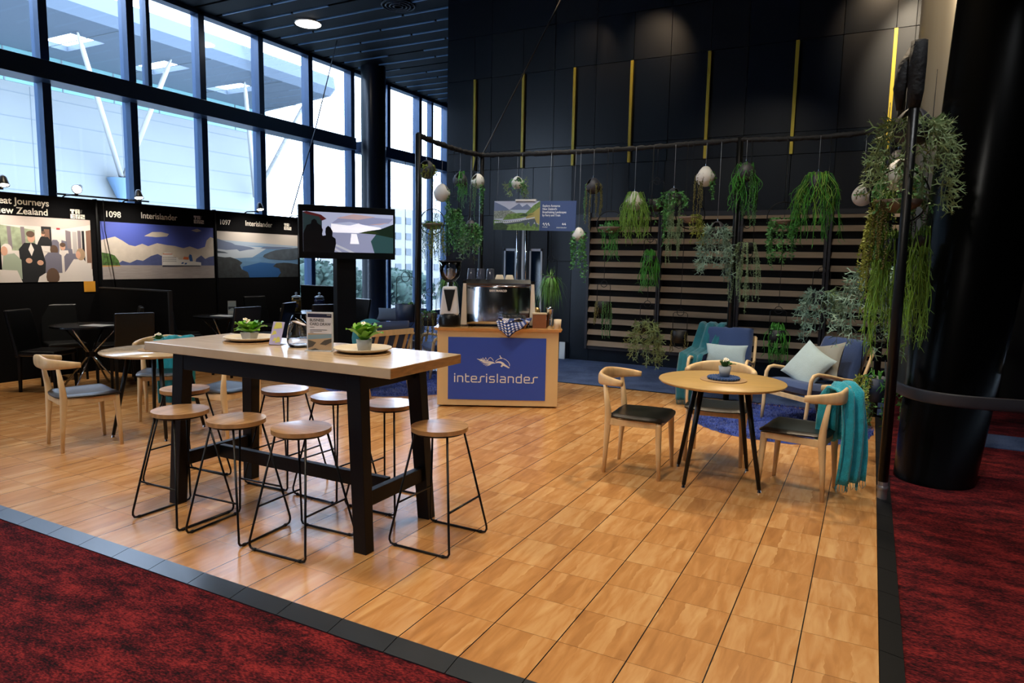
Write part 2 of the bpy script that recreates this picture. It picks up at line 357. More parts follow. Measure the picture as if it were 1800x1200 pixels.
# ceiling: black linear slats
cs=mat('black_ceiling_slat','030304',.6,spec=.2); cg=mat('slat_sky_reflection','6f97bd',.3,.2)
m=MB(); m.mat(0).box(-7.2,9.2,-6.2,16,6.12,6.2)
y=-5.8
while y<15.6:
    m.mat(0).box(-6.95,9,y+.03,y+.448,6.05,6.11); y+=.478
struct(m.build('ceiling',cs)); 
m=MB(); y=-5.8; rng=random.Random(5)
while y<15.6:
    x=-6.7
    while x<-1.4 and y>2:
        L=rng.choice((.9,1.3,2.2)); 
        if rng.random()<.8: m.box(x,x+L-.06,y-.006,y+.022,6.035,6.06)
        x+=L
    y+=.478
struct(m.build('ceiling_gap_reflection',cg))  # blue strips: sky reflection along the slat gaps, put into the colour
dl=MB().cyl(-5.54,8.11,6.025,6.05,.25).build('ceiling_light',mat('matt_light_rim','c8c8c8',.4)); tag(dl,'round recessed ceiling downlight, lit, near the windows','ceiling light')
MB().cyl(-5.54,8.11,6.018,6.026,.235).build('diffuser',mat('lit_diffuser','fff2dc',.5,emit=14),dl)
v=thing('ceiling_vent','round black ceiling air vent among the slats above the column','vent',(-3.383,8.08,6.045))
m=MB()
for r in (.29,.22,.15,.08): m.tube([(r*math.cos(a*PI/12),r*math.sin(a*PI/12),-.01-(.29-r)*.08) for a in range(24)],.016,6,closed=True)
for a in range(8): m.tube([(.06*math.cos(a*PI/4),.06*math.sin(a*PI/4),-.03),(.29*math.cos(a*PI/4),.29*math.sin(a*PI/4),-.01)],.006,5)
m.build('vent_rings',mat('dark_vent','1b2430',.4,.3),v)
# columns
colm=mat('dark_column_paint','0d1420',.28,spec=.6)
struct(MB().cyl(-6.35,11.05,0,6.1,.29,n=48).build('column_window',colm))
struct(MB().cyl(5.15,8.0,0,7,.48,n=64).build('column_steel',mat('brushed_column','6a6254',.36,.55,var=.1,vscale=1,stretch=(6,6,.4))))
m=MB(); m.lathe([(.27,-.02),(.30,.6),(.33,1.2),(.36,2.2),(.41,3.6),(.48,6.1)],48)
for i,(r,z) in enumerate([(.27,-.02),(.30,.6),(.33,1.2),(.36,2.2),(.41,3.6),(.48,6.1)]):
    for k in range(48):
        x,y,zz=m.v[i*48+k]; m.v[i*48+k]=(x+4.89+.09*z,y+3.84+.18*z,zz)
struct(m.build('column_leaning',mat('black_column_gloss','020202',.25,spec=.15)))
# curved dark barrier band beside the column
m=MB(); pts=[(4.50,3.85,.86),(4.505,3.6,.80),(4.54,3.3,.76),(4.64,3.07,.75),(4.78,2.93,.75),(5.0,2.9,.75),(5.3,2.95,.75),(6.2,3.15,.75)]
vs=[];
for a in pts: vs+= [(a[0],a[1],a[2]-.045),(a[0],a[1],a[2]+.045)]
m.add(vs,[(2*i,2*i+2,2*i+3,2*i+1) for i in range(len(pts)-1)],True)
b=m.build('barrier_band',mat('dark_band','23242c',.45),solid=.012,sub=2); tag(b,'curved dark band running past the leaning black column to the right edge','barrier')
# ---------------------------------------------------------------- outdoors
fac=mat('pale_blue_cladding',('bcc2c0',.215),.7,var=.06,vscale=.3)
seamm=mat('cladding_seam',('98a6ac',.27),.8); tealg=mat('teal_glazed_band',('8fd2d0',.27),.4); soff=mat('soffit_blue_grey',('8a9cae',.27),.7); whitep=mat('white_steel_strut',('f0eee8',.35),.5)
bld=thing('office_building','pale blue clad building with an overhanging canopy outside the windows','building',(-22,0,0))
MB().box(-6,0,-20,22.3,-6,8.5).build('cladding',fac,bld)
m=MB()
for z in [-2+.82*i for i in range(12)]: m.box(0,.012,-20,22.3,z-.012,z+.012)
for y in [-8+3.3*i for i in range(10)]: m.box(0,.012,y-.01,y+.01,-6,7.3)
m.build('cladding_seam',seamm,bld)
m=MB().box(-.1,.03,-20,22.3,7.35,8.47).mat(1)
for y in [-8+1.9*i for i in range(16)]: m.box(.03,.05,y-.02,y+.02,7.35,8.47)
m.build('glazed_band',[tealg,seamm],bld)
m=MB(); hol=[(11.3,12.4),(14.55,15.6),(17.9,19.0)]
# canopy slab with roof lights cut out: x 0..5.2, z 8.48..9.1
z0,z1=8.48,8.66
def slab(ya,yb,xa,xb): m.box(xa,xb,ya,yb,z0,z1)
ys=[-20]+[q for h in hol for q in h]+[21.1]
for i in range(0,len(ys)-1):
    if i%2==0: slab(ys[i],ys[i+1],-6,5.2)
    else: slab(ys[i],ys[i+1],-6,1.3); slab(ys[i],ys[i+1],3.4,5.2)
m.prism([(-6,21.1),(5.2,21.1),(-.2,22.3),(-6,22.3)],z0,z1,'z')
m.hexa([(5.2,-20,8.48),(5.5,-20,8.75),(5.5,21.1,8.75),(5.2,21.1,8.48)],[(5.2,-20,8.66),(5.4,-20,9.25),(5.4,21.1,9.25),(5.2,21.1,8.66)])
m.mat(1)
for y in [-8+3.3*i for i in range(10)]: m.box(-.0,5.2,y-.015,y+.015,8.465,8.481)
m.build('canopy',[soff,seamm],bld)
for a,b in (((3.85,11.25,8.45),(.4,14.75,4.4)),((3.9,14.45,8.45),(.4,14.75,4.4)),((3.8,17.75,8.45),(.4,21.2,4.4)),((3.9,21.0,8.4),(.4,21.2,4.4))):
    MB().tube([a,Vector(a).lerp(Vector(b),.08),b],[.03,.08,.10],10).build('strut',whitep,bld)
MB().lathe([(.12,3.6),(.5,4.5)],16,cx=.3,cy=14.75).build('strut_bracket',mat('strut_bracket',('7da2c4',.32),.6),bld)
ap=thing('apartment_block','distant white multi storey building with rows of windows','building',(-60,84,0))
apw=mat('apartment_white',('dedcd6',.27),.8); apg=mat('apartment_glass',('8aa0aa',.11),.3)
MB().box(-12,0,-5,14,-12,9.3).build('wall',apw,ap)
for i in range(6):
    for j in range(6):
        MB().box(0,.1,-4.2+j*2.6,-2.8+j*2.6,7.0-i*2.35,8.0-i*2.35).build('window',apg,ap)
ap2=thing('low_office_block','distant pale low building seen just right of the poster boards','building',(-60,62,0))
MB().box(-8,0,-1.5,3.2,-12,3.4).build('wall',apw,ap2)
for i in range(4): MB().box(0,.1,-.8,1.6,2.0-i*1.6,2.7-i*1.6).build('window',apg,ap2)
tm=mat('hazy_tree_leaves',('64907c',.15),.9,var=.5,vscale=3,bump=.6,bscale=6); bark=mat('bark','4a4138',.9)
def outdoor_tree(x,y,zt,r,label,seed):
    rg=random.Random(seed); t=thing('outdoor_tree',label,'tree',(x,y,-9),0,'trees outside the windows'); mm=MB()
    for i in range(34):
        a=rg.uniform(0,2*PI); e=rg.uniform(-.3,1); q=r*rg.uniform(.3,.85)
        mm.sphere((q*math.cos(a)*math.cos(e),q*math.sin(a)*math.cos(e),zt+9-r*.9+q*math.sin(e)*.8),r*rg.uniform(.22,.36),8,6)
    for i in range(700):
        a=rg.uniform(0,2*PI); e=rg.uniform(-.6,1.4); q=r*rg.uniform(.82,1.08)
        c=Vector((q*math.cos(a)*math.cos(e),q*math.sin(a)*math.cos(e),zt+9-r*.9+q*math.sin(e)*.8)); s_=rg.uniform(.12,.3)
        d1=Vector((rg.uniform(-1,1),rg.uniform(-1,1),rg.uniform(-1,1))).normalized()*s_; d2=d1.orthogonal().normalized()*s_
        mm.add([c-d1,c+d2,c+d1,c-d2],[(0,1,2,3)])
    mm.build('crown',tm,t,fix=False); MB().tube([(0,0,0),(0,0,zt+9-r)],[.35,.2],8).build('trunk',bark,t)
for i,a in enumerate(((-42,41.5,1.2,3.1,'bluish tree outside seen left of and under the hanging screen'),(-44,48.0,1.7,3.2,'rounded bluish tree outside directly under the hanging screen'),(-46,54.4,1.2,3.0,'narrow glimpse of a tree outside just left of the window column'),(-45,61,.9,3.4,'large bluish tree outside right of the window column'),(-47,67.8,.5,3.3,'bluish tree outside behind the left scaffold pole'),(-39,71,.4,3.0,'bluish tree outside behind the ring planter and glass'))):
    outdoor_tree(*a,20+i)
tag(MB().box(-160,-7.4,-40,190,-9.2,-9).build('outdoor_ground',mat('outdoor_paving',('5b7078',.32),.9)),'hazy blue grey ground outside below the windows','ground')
# ---------------------------------------------------------------- bar table and stools
bt=thing('bar_table','tall bar table with pale timber top and black trestle legs','table',(1.262,.888,0))
MB().box(-.975,.975,-.3375,.3375,.975,1.03).build('tabletop',[lamin],bt,bev=.003)
m=MB().box(.972,.9765,-.335,.335,.978,1.027); m.build('end_grain',edgew,bt)
blw=mat('black_stained_wood','050509',.5,spec=.3,var=.3,vscale=3,stretch=(6,6,1))
for sx in (-1,1):
    for sy in (-1,1):
        xt=sx*.70; xb=sx*.762; yt=sy*.265; yb=sy*.295; a=.042; b=.034
        MB().hexa([(xb-a,yb-b,0),(xb+a,yb-b,0),(xb+a,yb+b,0),(xb-a,yb+b,0)],[(xt-a*1.15,yt-b*1.1,.975),(xt+a*1.15,yt-b*1.1,.975),(xt+a*1.15,yt+b*1.1,.975),(xt-a*1.15,yt+b*1.1,.975)]).build('leg',blw,bt,bev=.003)
MB().box(-.70,.70,-.30,-.27,.875,.975).box(-.70,.70,.27,.30,.875,.975).box(-.72,-.68,-.27,.27,.875,.975).box(.68,.72,-.27,.27,.875,.975).build('apron',blw,bt,bev=.003)
MB().box(-.70,.70,-.02,.02,.24,.325).build('long_stretcher',blw,bt,bev=.003)
for sx in (-1,1): MB().box(sx*.745-.022,sx*.745+.022,-.27,.27,.24,.325).build('end_stretcher',blw,bt,bev=.003)
stoolw=mat('stool_seat_wood','c99b68',.25,var=.28,vscale=2.2,stretch=(2.5,14,4),coat=.35)
def make_stool(label):
    t=thing('bar_stool',label,'stool')
    MB().cyl(0,0,.638,.662,.160,n=56).build('seat',stoolw,t,bev=.004)
    r=.0065; X=.2; Y=.2
    def side(sy):
        top=[(-.105,sy*.085,.632)]; p=[(-.105,sy*.085,.632),(-X+.004,sy*Y,.05),(-X+.003,sy*Y,.03),(-X+.012,sy*Y,.013),(-X+.035,sy*Y,.0075),(X-.035,sy*Y,.0075),(X-.012,sy*Y,.013),(X-.003,sy*Y,.03),(X-.004,sy*Y,.05),(.105,sy*.085,.632)]
        return p
    for sy in (-1,1):
        MB().tube(side(sy),r,8).build('sled_leg',blackm,t)
    for sx in (-1,1):
        f=(.632-.235)/(.632-.05); xx=sx*lerp(.105,X-.004,f); yy=lerp(.085,Y,f)
        MB().tube([(xx,-yy,.235),(xx,yy,.235)],.0055,8).build('foot_rail',blackm,t)
    MB().tube([(.135*math.cos(a*PI/16),.135*math.sin(a*PI/16),.63) for a in range(32)],.0065,8,closed=True).build('seat_ring',blackm,t)
    g=MB()
    for sy in (-1,1):
        for sx in (-1,1): g.tube([(sx*.15,sy*Y,.0085),(sx*.165,sy*Y,.0085)],.0088,8)
    g.build('floor_cap',mat('rubber','0a0a0a',.8),t)
    return t
G='round topped stools around the bar table'
S0=make_stool('bar stool at the right end of the table, nearest the open floor'); S0['group']=G; S0.location=(2.28,.94,0)
for x,y,rz,l in ((.735,.46,90,'bar stool in front of the left front leg of the bar table'),(1.2,.475,93,'bar stool in the near row, second from the left'),(1.66,.515,2,'bar stool in the near row, third from the left, before the centre of the table'),
    (.165,.92,4,'bar stool at the far left end of the bar table, partly behind its leg'),(.75,1.28,2,'bar stool in the far row, left one, seen through the legs'),(1.22,1.27,-2,'bar stool in the far row, middle one, beside the front right leg'),(1.66,1.285,0,'bar stool in the far row, right one, in front of the cart')):
    dup(S0,(x,y,0),R_(rz),l,G)
# things on the bar table
TZ=1.03
def plate(x,y,label):
    t=thing('serving_plate',label,'plate',(x,y,TZ+.008),0,'cream plates on the bar table')
    MB().lathe([(0,.004),(.09,.004),(.15,.014),(.166,.026),(.170,.027),(.168,.020),(.12,.001),(0,0)],48).build('plate_body',mat('cream_ceramic','d8cbb4',.5,bump=.4,bscale=120),t)
    m=tag(MB().cyl(0,0,0,.006,.165,n=48).build('placemat',mat('tan_placemat','a98a62',.9),loc=(x+.015,y-.02,TZ)),'round tan mat under the %s plate on the bar table'%('left' if x<1 else 'right'),'placemat','round mats on the bar table')
plate(.79,.955,'cream plate at the left of the bar table, under a primrose'); plate(1.735,.94,'cream plate at the right of the bar table, under a leafy plant')
leafm=mat('bright_leaf','6fae2c',.45,var=.35,vscale=12,spec=.4); leafd=mat('mid_green_leaf','3d7a2e',.5,var=.4,vscale=12)
petal=mat('white_petal','f2efe2',.6); yell=mat('yellow_centre','e0b820',.6)
def primrose(name,label,x,y,z,potmat,pr,ph,n,leaflen,flowers,seed,square=False,lm=None,up=.5):
    rg=random.Random(seed); t=thing(name,label,'plant',(x,y,z),rg.uniform(0,1),'potted flowering plants on the tables')
    m=MB()
    if square: m.hexa([(-pr*.75,-pr*.75,0),(pr*.75,-pr*.75,0),(pr*.75,pr*.75,0),(-pr*.75,pr*.75,0)],[(-pr,-pr,ph),(pr,-pr,ph),(pr,pr,ph),(-pr,pr,ph)])
    else: m.lathe([(0,0),(pr*.78,0),(pr,ph),(pr*.93,ph),(pr*.9,ph-.012),(0,ph-.012)],28)
    m.build('pot',potmat,t,bev=.002 if square else 0)
    m=MB()
    for i in range(n):
        a=2*PI*i/n*2.4+rg.uniform(-.3,.3); e=rg.uniform(up-.35,up+.75); L=leaflen*rg.uniform(.65,1.05); w=L*rg.uniform(.2,.3)
        dr=Vector((math.cos(a),math.sin(a),0)); sd=Vector((-math.sin(a),math.cos(a),0)); vs=[]
        for k in range(7):
            s_=k/6; ww=w*math.sin(PI*min(1,s_*.93+.07))**.7; el=e-1.3*s_
            c=Vector((0,0,ph-.01))+dr*(L*s_*math.cos(e)*.9+pr*.2)+Vector((0,0,L*(s_*math.sin(min(1.5,e+.35))-.38*s_*s_)))
            rip=.18*w*math.sin(s_*11+i)
            vs+=[c-sd*ww+Vector((0,0,ww*.35+rip)),c,c+sd*ww+Vector((0,0,ww*.35-rip))]
        m.add(vs,[q for k in range(6) for q in ((3*k,3*k+1,3*k+4,3*k+3),(3*k+1,3*k+2,3*k+5,3*k+4))],True)
    m.build('foliage',lm or leafm,t,fix=False)
    for i in range(flowers):
        a=rg.uniform(0,6.28); rr=rg.uniform(.0,.7)*pr; c=Vector((rr*math.cos(a),rr*math.sin(a),ph+leaflen*rg.uniform(.45,.62)))
        m=MB(); nn=Vector((rg.uniform(-.4,.4),rg.uniform(-.9,-.2),.8)).normalized(); u=nn.orthogonal().normalized(); w=nn.cross(u)
        for k in range(5):
            b=2*PI*k/5; d=u*math.cos(b)+w*math.sin(b); e=u*math.cos(b+PI/2)+w*math.sin(b+PI/2); q=.010
            m.add([c,c+d*q*.7+e*q*.6,c+d*q*1.5+e*q*.45,c+d*q*1.5-e*q*.45,c+d*q*.7-e*q*.6],[(0,1,2,3,4)])
        m.mat(1).sphere(c+nn*.002,.004,6,4); m.mat(2).tube([c,(c.x*.3,c.y*.3,ph)],.0015,4)
        m.build('flower',[petal,yell,leafd],t,fix=False)
greypot=mat('light_grey_pot','b2b2b2',.7,bump=.3,bscale=60)
primrose('potted_primrose','white flowered primrose in a small grey square pot on the left plate',.79,.945,TZ+.013,greypot,.042,.05,26,.145,3,1,True)
primrose('potted_primrose','bushy green plant in a round grey pot on the right plate',1.755,.93,TZ+.013,greypot,.047,.07,34,.155,2,2,False,up=.8)
# acrylic sign, card and carafe
def textlines(m,x0,x1,z0,n,dz,h): 
    for i in range(n): m.box(x0,x1-(.3*(x1-x0) if i==n-1 else .02*(i%2)),-.0008,0,z0-i*dz,z0-i*dz+h)
t=thing('table_sign','clear table stand holding the Business Card Draw notice on the bar table','sign',(1.475,.865,TZ),R_(20))
MB().box(-.082,.082,-.004,.004,0,.232).box(-.082,.082,-.035,.035,0,.004).build('stand',mat('clear_acrylic','c9ccd2',.2),t)
pap=mat('notice_paper','cfcdd6',.7); nav=mat('notice_navy','14183a',.6); sand=mat('print_sand','b49a7c',.8); sea=mat('print_sea','7f98a8',.8); rock=mat('print_rock','4f4a44',.8); dark=mat('print_dark','1e2026',.8)
m=MB().box(-.076,.076,-.006,-.0045,.004,.228); m.mat(1).box(-.074,.074,-.0068,-.006,.200,.222)
def pic(m,k,poly,lay,W=1,H=1,x0=0,z0=0,eps=.0008,y=-.006):
    m.mat(k).add([(x0+a*W,y-eps*lay,z0+b*H) for a,b in poly],[tuple(range(len(poly)))])
pic(m,2,[(0,0),(1,0),(1,1),(0,1)],1.2,.148,.098,-.074,.006); pic(m,3,[(0,.62),(1,.75),(1,1),(0,.9)],1.8,.148,.098,-.074,.006)
pic(m,4,[(0,.1),(.2,.2),(.35,.45),(.15,.55),(0,.6)],2.4,.148,.098,-.074,.006); pic(m,4,[(.5,.35),(.75,.3),(1,.5),(1,.72),(.7,.6)],2.4,.148,.098,-.074,.006); pic(m,4,[(.1,0),(.5,0),(.3,.1)],2.4,.148,.098,-.074,.006)
m.build('notice',[pap,nav,sand,sea,rock],t)
m=MB(); m.at(0,-.0062,0); textlines(m,-.06,.045,.125,2,.008,.0022); textlines(m,-.06,-.02,.14,1,.01,.0025); textlines(m,-.06,-.03,.108,1,.01,.002); m.build('small_print',dark,t)
text('heading','BUSINESS\nCARD DRAW',.0235,-.062,.176,-.0064,dark,t,bold=.0002,sx=.92)
text('logo_text','TRENZ',.008,.045,.212,-.0072,white,t)
t=thing('card_holder','clear leaning card holder with a lilac and yellow card beside the carafe','card holder',(1.06,.925,TZ),R_(12))
MB().hexa([(-.045,-.03,0),(.045,-.03,0),(.045,.035,0),(-.045,.035,0)],[(-.045,-.03,.004),(.045,-.03,.004),(.045,.035,.004),(-.045,.035,.004)]).add([(-.045,-.028,.004),(.045,-.028,.004),(.045,.03,.15),(-.045,.03,.15)],[(0,1,2,3)]).build('holder',GLASS,t)
m=MB().at(0,-.0,0); ci=MB(); ci.at(0,-.030,.004,rx=-.38); ci.box(-.041,.041,-.003,-.001,0,.15)
for q in ((-.03,.03,.10,.146),(-.035,0,.06,.09),(.0,.036,.01,.05),(-.02,.01,.02,.045)): ci.mat(1).prism([(q[0],q[2]),(q[1],q[2]+.01),(q[1]-.01,q[3]),(q[0]+.01,q[3])],-.0042,-.003)
ci.build('printed_card',[mat('lilac_card','a9a3cc',.6),mat('yellow_print','c5bf5e',.6)],t)
t=thing('glass_carafe','bulbous clear glass carafe with slanted mouth in the middle of the bar table','carafe',(1.24,.93,TZ))
prof=[(.052,0),(.062,.004),(.072,.03),(.074,.06),(.068,.10),(.054,.145),(.040,.175)]
m=MB(); n=36
vs=[]
for j,(r,z) in enumerate(prof):
    for k in range(n):
        a=2*PI*k/n; zz=z+(.022*math.cos(a+2.6)*(z/.175)**2)
        vs.append((r*math.cos(a),r*math.sin(a),zz))
inn=[(r-.004,max(z,.012)) for r,z in prof][::-1]
for j,(r,z) in enumerate(inn):
    for k in range(n):
        a=2*PI*k/n; zz=z+(.022*math.cos(a+2.6)*(z/.175)**2)
        vs.append((r*math.cos(a),r*math.sin(a),zz))
N2=2*len(prof); fs=[(i*n+k,i*n+(k+1)%n,(i+1)*n+(k+1)%n,(i+1)*n+k) for i in range(N2-1) for k in range(n)]; fs+=[tuple(range(n-1,-1,-1)),tuple((N2-1)*n+k for k in range(n))]
m.add(vs,fs,True); rg_=mat('thick_glass','ffffff',.0,trans=1); rg_.node_tree.nodes['Principled BSDF'].inputs['IOR'].default_value=1.45
m.build('glass_body',rg_,t)
MB().lathe([(0,.013),(.062,.013),(.069,.03),(.070,.058),(0,.058)],32).build('water',glass_mat('water',(.9,.92,.94),.1),t)
# ---------------------------------------------------------------- round tables
def round_table(x,y,rz,label,topm):
    t=thing('round_table',label,'table',(x,y,0),R_(rz),'round cafe tables')
    MB().lathe([(0,.715),(.40,.715),(.44,.725),(.452,.738),(.448,.745),(0,.745)],64).build('tabletop',topm,t)
    for k in range(4):
        a=PI/4+k*PI/2; c,s_=math.cos(a),math.sin(a)
        l=MB().tube([(c*.22,s_*.22,.715),(c*.365,s_*.365,.02)],[.021,.014],12).build('leg',blackm,t)
        MB().cyl(c*.368,s_*.368,0,.018,.015,.011,12).build('foot_cap',chrome,l)
    MB().cyl(0,0,.70,.716,.25).build('mount_plate',blackm,t)
    m=tag(MB().cyl(0,0,0,.006,.165,n=48).build('placemat',mat('tan_placemat'),loc=(x+.01,y+.01,.745)),'round tan mat lying on the %s round table'%('right hand' if x>1 else 'left hand'),'placemat','round mats on the cafe tables')
    m=MB(); n=0
    for rr,cnt in ((.0,1),(.022,6),(.043,12),(.064,18),(.085,24),(.106,30)):
        for k in range(cnt): m.sphere((rr*math.cos(2*PI*k/cnt),rr*math.sin(2*PI*k/cnt),.012),.0125,7,5,(1,1,.85))
    tag(m.build('felt_trivet',felt,loc=(x+.01,y+.015,.751)),'round blue felt ball trivet on the %s round table'%('right hand' if x>1 else 'left hand'),'trivet','blue felt trivets')
round_table(3.44,2.91,18,'round oak cafe table with black tapered legs at the right of the floor',oakt)
round_table(-1.217,1.683,17,'round cafe table behind the left end of the bar table',lamin)
primrose('potted_primrose','white primrose in a two tone grey pot on the right round table',3.455,2.93,.773,mat('two_tone_pot','a8b2bc',.6,var=.12,vscale=20,stretch=(.1,.1,1)),.045,.075,15,.085,5,5,False,leafd,.8)
primrose('potted_primrose','small white flowered plant on the left round table',-1.20,1.69,.773,mat('aqua_pot','6fb6bd',.6),.04,.07,20,.075,8,6,False,leafd,.7)
# ---------------------------------------------------------------- elbow chairs
def make_elbow(label):
    t=thing('elbow_chair',label,'chair')
    # local: faces +Y
    fx,fy,rx_,ry=.215,.20,.20,-.215
    MB().grid(lambda u,v:(0,0,0),2,2)
    m=MB()
    def seatpt(u,v,top):
        x=(u-.5)*2; y=(v-.5)*2; w=.245 if y>0 else .245-.03*(-y); e=1-.10*abs(x)**6; X=x*w*(1-.05*abs(y)**6); Y=y*.225*e
        z=.452+.014*x*x-.010*(1-y*y)*0 if top else .425+.012*x*x
        ed=max(abs(x),abs(y)); 
        if top: z-=.020*max(0,(ed-.8)/.2)**2
        return (X,Y-.0,z)
    N=15; m.grid(lambda u,v:seatpt(u,v,True),N,N); m.grid(lambda u,v:seatpt(u,v,False),N,N)
    vs=[];idx=[(i,0) for i in range(N)]+[(N-1,j) for j in range(1,N)]+[(i,N-1) for i in range(N-2,-1,-1)]+[(0,j) for j in range(N-2,0,-1)]
    K=len(idx)
    for top in (True,False): vs+=[seatpt(i/(N-1),j/(N-1),top) for i,j in idx]
    m.add(vs,[(k,(k+1)%K,K+(k+1)%K,K+k) for k in range(K)],True)
    m.build('seat',leather,t)
    for s_ in (-1,1):
        MB().tube([(s_*fx,fy,0),(s_*fx,fy-.01,.2),(s_*(fx-.012),fy-.02,.40),(s_*(fx-.012),fy-.02,.425)],[.0135,.019,.024,.024],12).build('front_leg',oak,t)
        MB().tube([(s_*rx_,ry-.01,0),(s_*rx_,ry,.2),(s_*(rx_+.008),ry+.015,.42),(s_*(rx_+.012),ry+.01,.5),(s_*(rx_+.02),ry-.015,.68)],[.0135,.018,.027,.023,.014],12).build('back_leg',oak,t)
    r=MB()
    for s_ in (-1,1):
        r.hexa([(s_*.21-.012,-.2,.375),(s_*.21+.012,-.2,.375),(s_*.21+.012,.18,.385),(s_*.21-.012,.18,.385)],[(s_*.21-.012,-.2,.427),(s_*.21+.012,-.2,.427),(s_*.21+.012,.18,.43),(s_*.21-.012,.18,.43)])
    r.box(-.2,.2,.165,.19,.385,.43).box(-.2,.2,-.215,-.19,.375,.43)
    r.build('seat_rail',oak,t,bev=.004)
    # curved back: broad in the centre, horn shaped ends
    P=[];RR=[];n=25
    for i in range(n):
        u=i/(n-1)*2-1; a=u*1.5; x=.262*math.sin(a)/math.sin(1.5)*(1.02); y=-.215-.085*(1-abs(u)**2.2)+.13*max(0,abs(u)-.45)/.55
        z=.705+.018*(1-abs(u)); P.append(Vector((x,y,z))); RR.append((.034*(1-abs(u)**1.5)+.021, .015+.008*abs(u)))
    vs=[];q=14
    for i,p_ in enumerate(P):
        d=(P[min(i+1,n-1)]-P[max(i-1,0)]).normalized(); sd=Vector((0,0,1)).cross(d).normalized(); u_=Vector((0,0,1))
        for k in range(q):
            b=2*PI*k/q; cc=math.cos(b); ss=math.sin(b); e=.75
            vs.append(p_+u_*RR[i][0]*math.copysign(abs(cc)**e,cc)+sd*RR[i][1]*math.copysign(abs(ss)**e,ss))
    fs=[(i*q+k,i*q+(k+1)%q,(i+1)*q+(k+1)%q,(i+1)*q+k) for i in range(n-1) for k in range(q)]+[tuple(range(q-1,-1,-1)),tuple((n-1)*q+k for k in range(q))]
    MB().add(vs,fs,True).build('backrest',oak,t)
    return t
G='curved back oak chairs with black seats'
E0=make_elbow('elbow chair at the left of the right round table, facing the table'); E0['group']=G; E0.location=(2.873,2.835,0); E0.rotation_euler=(0,0,R_(-88))
dup(E0,(3.975,2.985,0),R_(82),'elbow chair at the right of the round table with a teal throw on its back',G)
dup(E0,(3.316,3.475,0),R_(-175),'elbow chair behind the right round table, facing the camera',G)
dup(E0,(-1.38,1.125,0),R_(-15),'elbow chair standing furthest left on the wooden floor, seen from its side',G)
dup(E0,(-1.74,2.13,0),R_(-130),'elbow chair behind the left round table with a knitted teal throw',G)
dup(E0,(-.60,1.86,0),R_(98),'elbow chair seen between the legs of the bar table, at the left round table',G)
# throws
def drape(name,label,mt,path,width_dir,w,seed,loc,rz,fr=True,n=14,thick=.008,wob=.008,taper=0,parent=None):
    rg=random.Random(seed); t=thing(name,label,'throw blanket',loc,rz); m=MB(); wd=Vector(width_dir)
    pts=[Vector(p_) for p_ in path]; sub=[]
    for a,b in zip(pts[:-1],pts[1:]):
        for k in range(4): sub.append(a.lerp(b,k/4))
    sub.append(pts[-1]); ph=rg.uniform(0,6)
    def f(u,v):
        i=v*(len(sub)-1); a=sub[int(i)]; nx=sub[min(int(i)+1,len(sub)-1)]; d=(nx-sub[max(int(i)-1,0)]); nrm=d.cross(wd).normalized() if d.length>0 else Vector((0,1,0))
        s_=(u-.5)*w*(1+taper*(v-.5)); return a+wd*s_+nrm*(wob*math.sin(u*15+ph+v*3)+wob*.5*math.sin(u*31+v*9))
    m.grid(f,n*2,len(sub)); m.build('cloth',mt,t,solid=thick,fix=False)
    if fr:
        g=MB()
        for end in ((1,sub[-1]),) :
            for k in range(34):
                u=(k+.5)/34; a=Vector(f(u,1)); g.tube([a,a+Vector((rg.uniform(-.006,.006),rg.uniform(-.006,.006),-.03)),a+Vector((rg.uniform(-.012,.012),rg.uniform(-.012,.012),-.055))],[.002,.0018,.001],4)
        g.build('fringe',mt,t,fix=False)
    return t
# right chair throw: chair back around world (4.25,3.0), hangs both sides
drape('teal_throw','bright teal knitted throw hanging over the back of the right chair',tealm,[(0,.07,.36),(0,.065,.55),(0,.055,.70),(0,.02,.765),(0,-.04,.768),(0,-.10,.73),(0,-.125,.5),(0,-.13,.3),(0,-.12,.11)],(1,0,0),.25,4,(4.235,3.01,0),R_(56),True,16,.014,.02,.1)
drape('teal_throw','turquoise cable knit throw over the chair behind the left round table',tealm,[(0,.07,.10),(0,.075,.35),(0,.075,.5),(0,.06,.69),(0,.02,.765),(0,-.04,.76),(0,-.08,.6),(0,-.09,.3)],(1,0,0),.34,5,(-1.86,2.34,0),R_(-130),False,14,.014,.01)
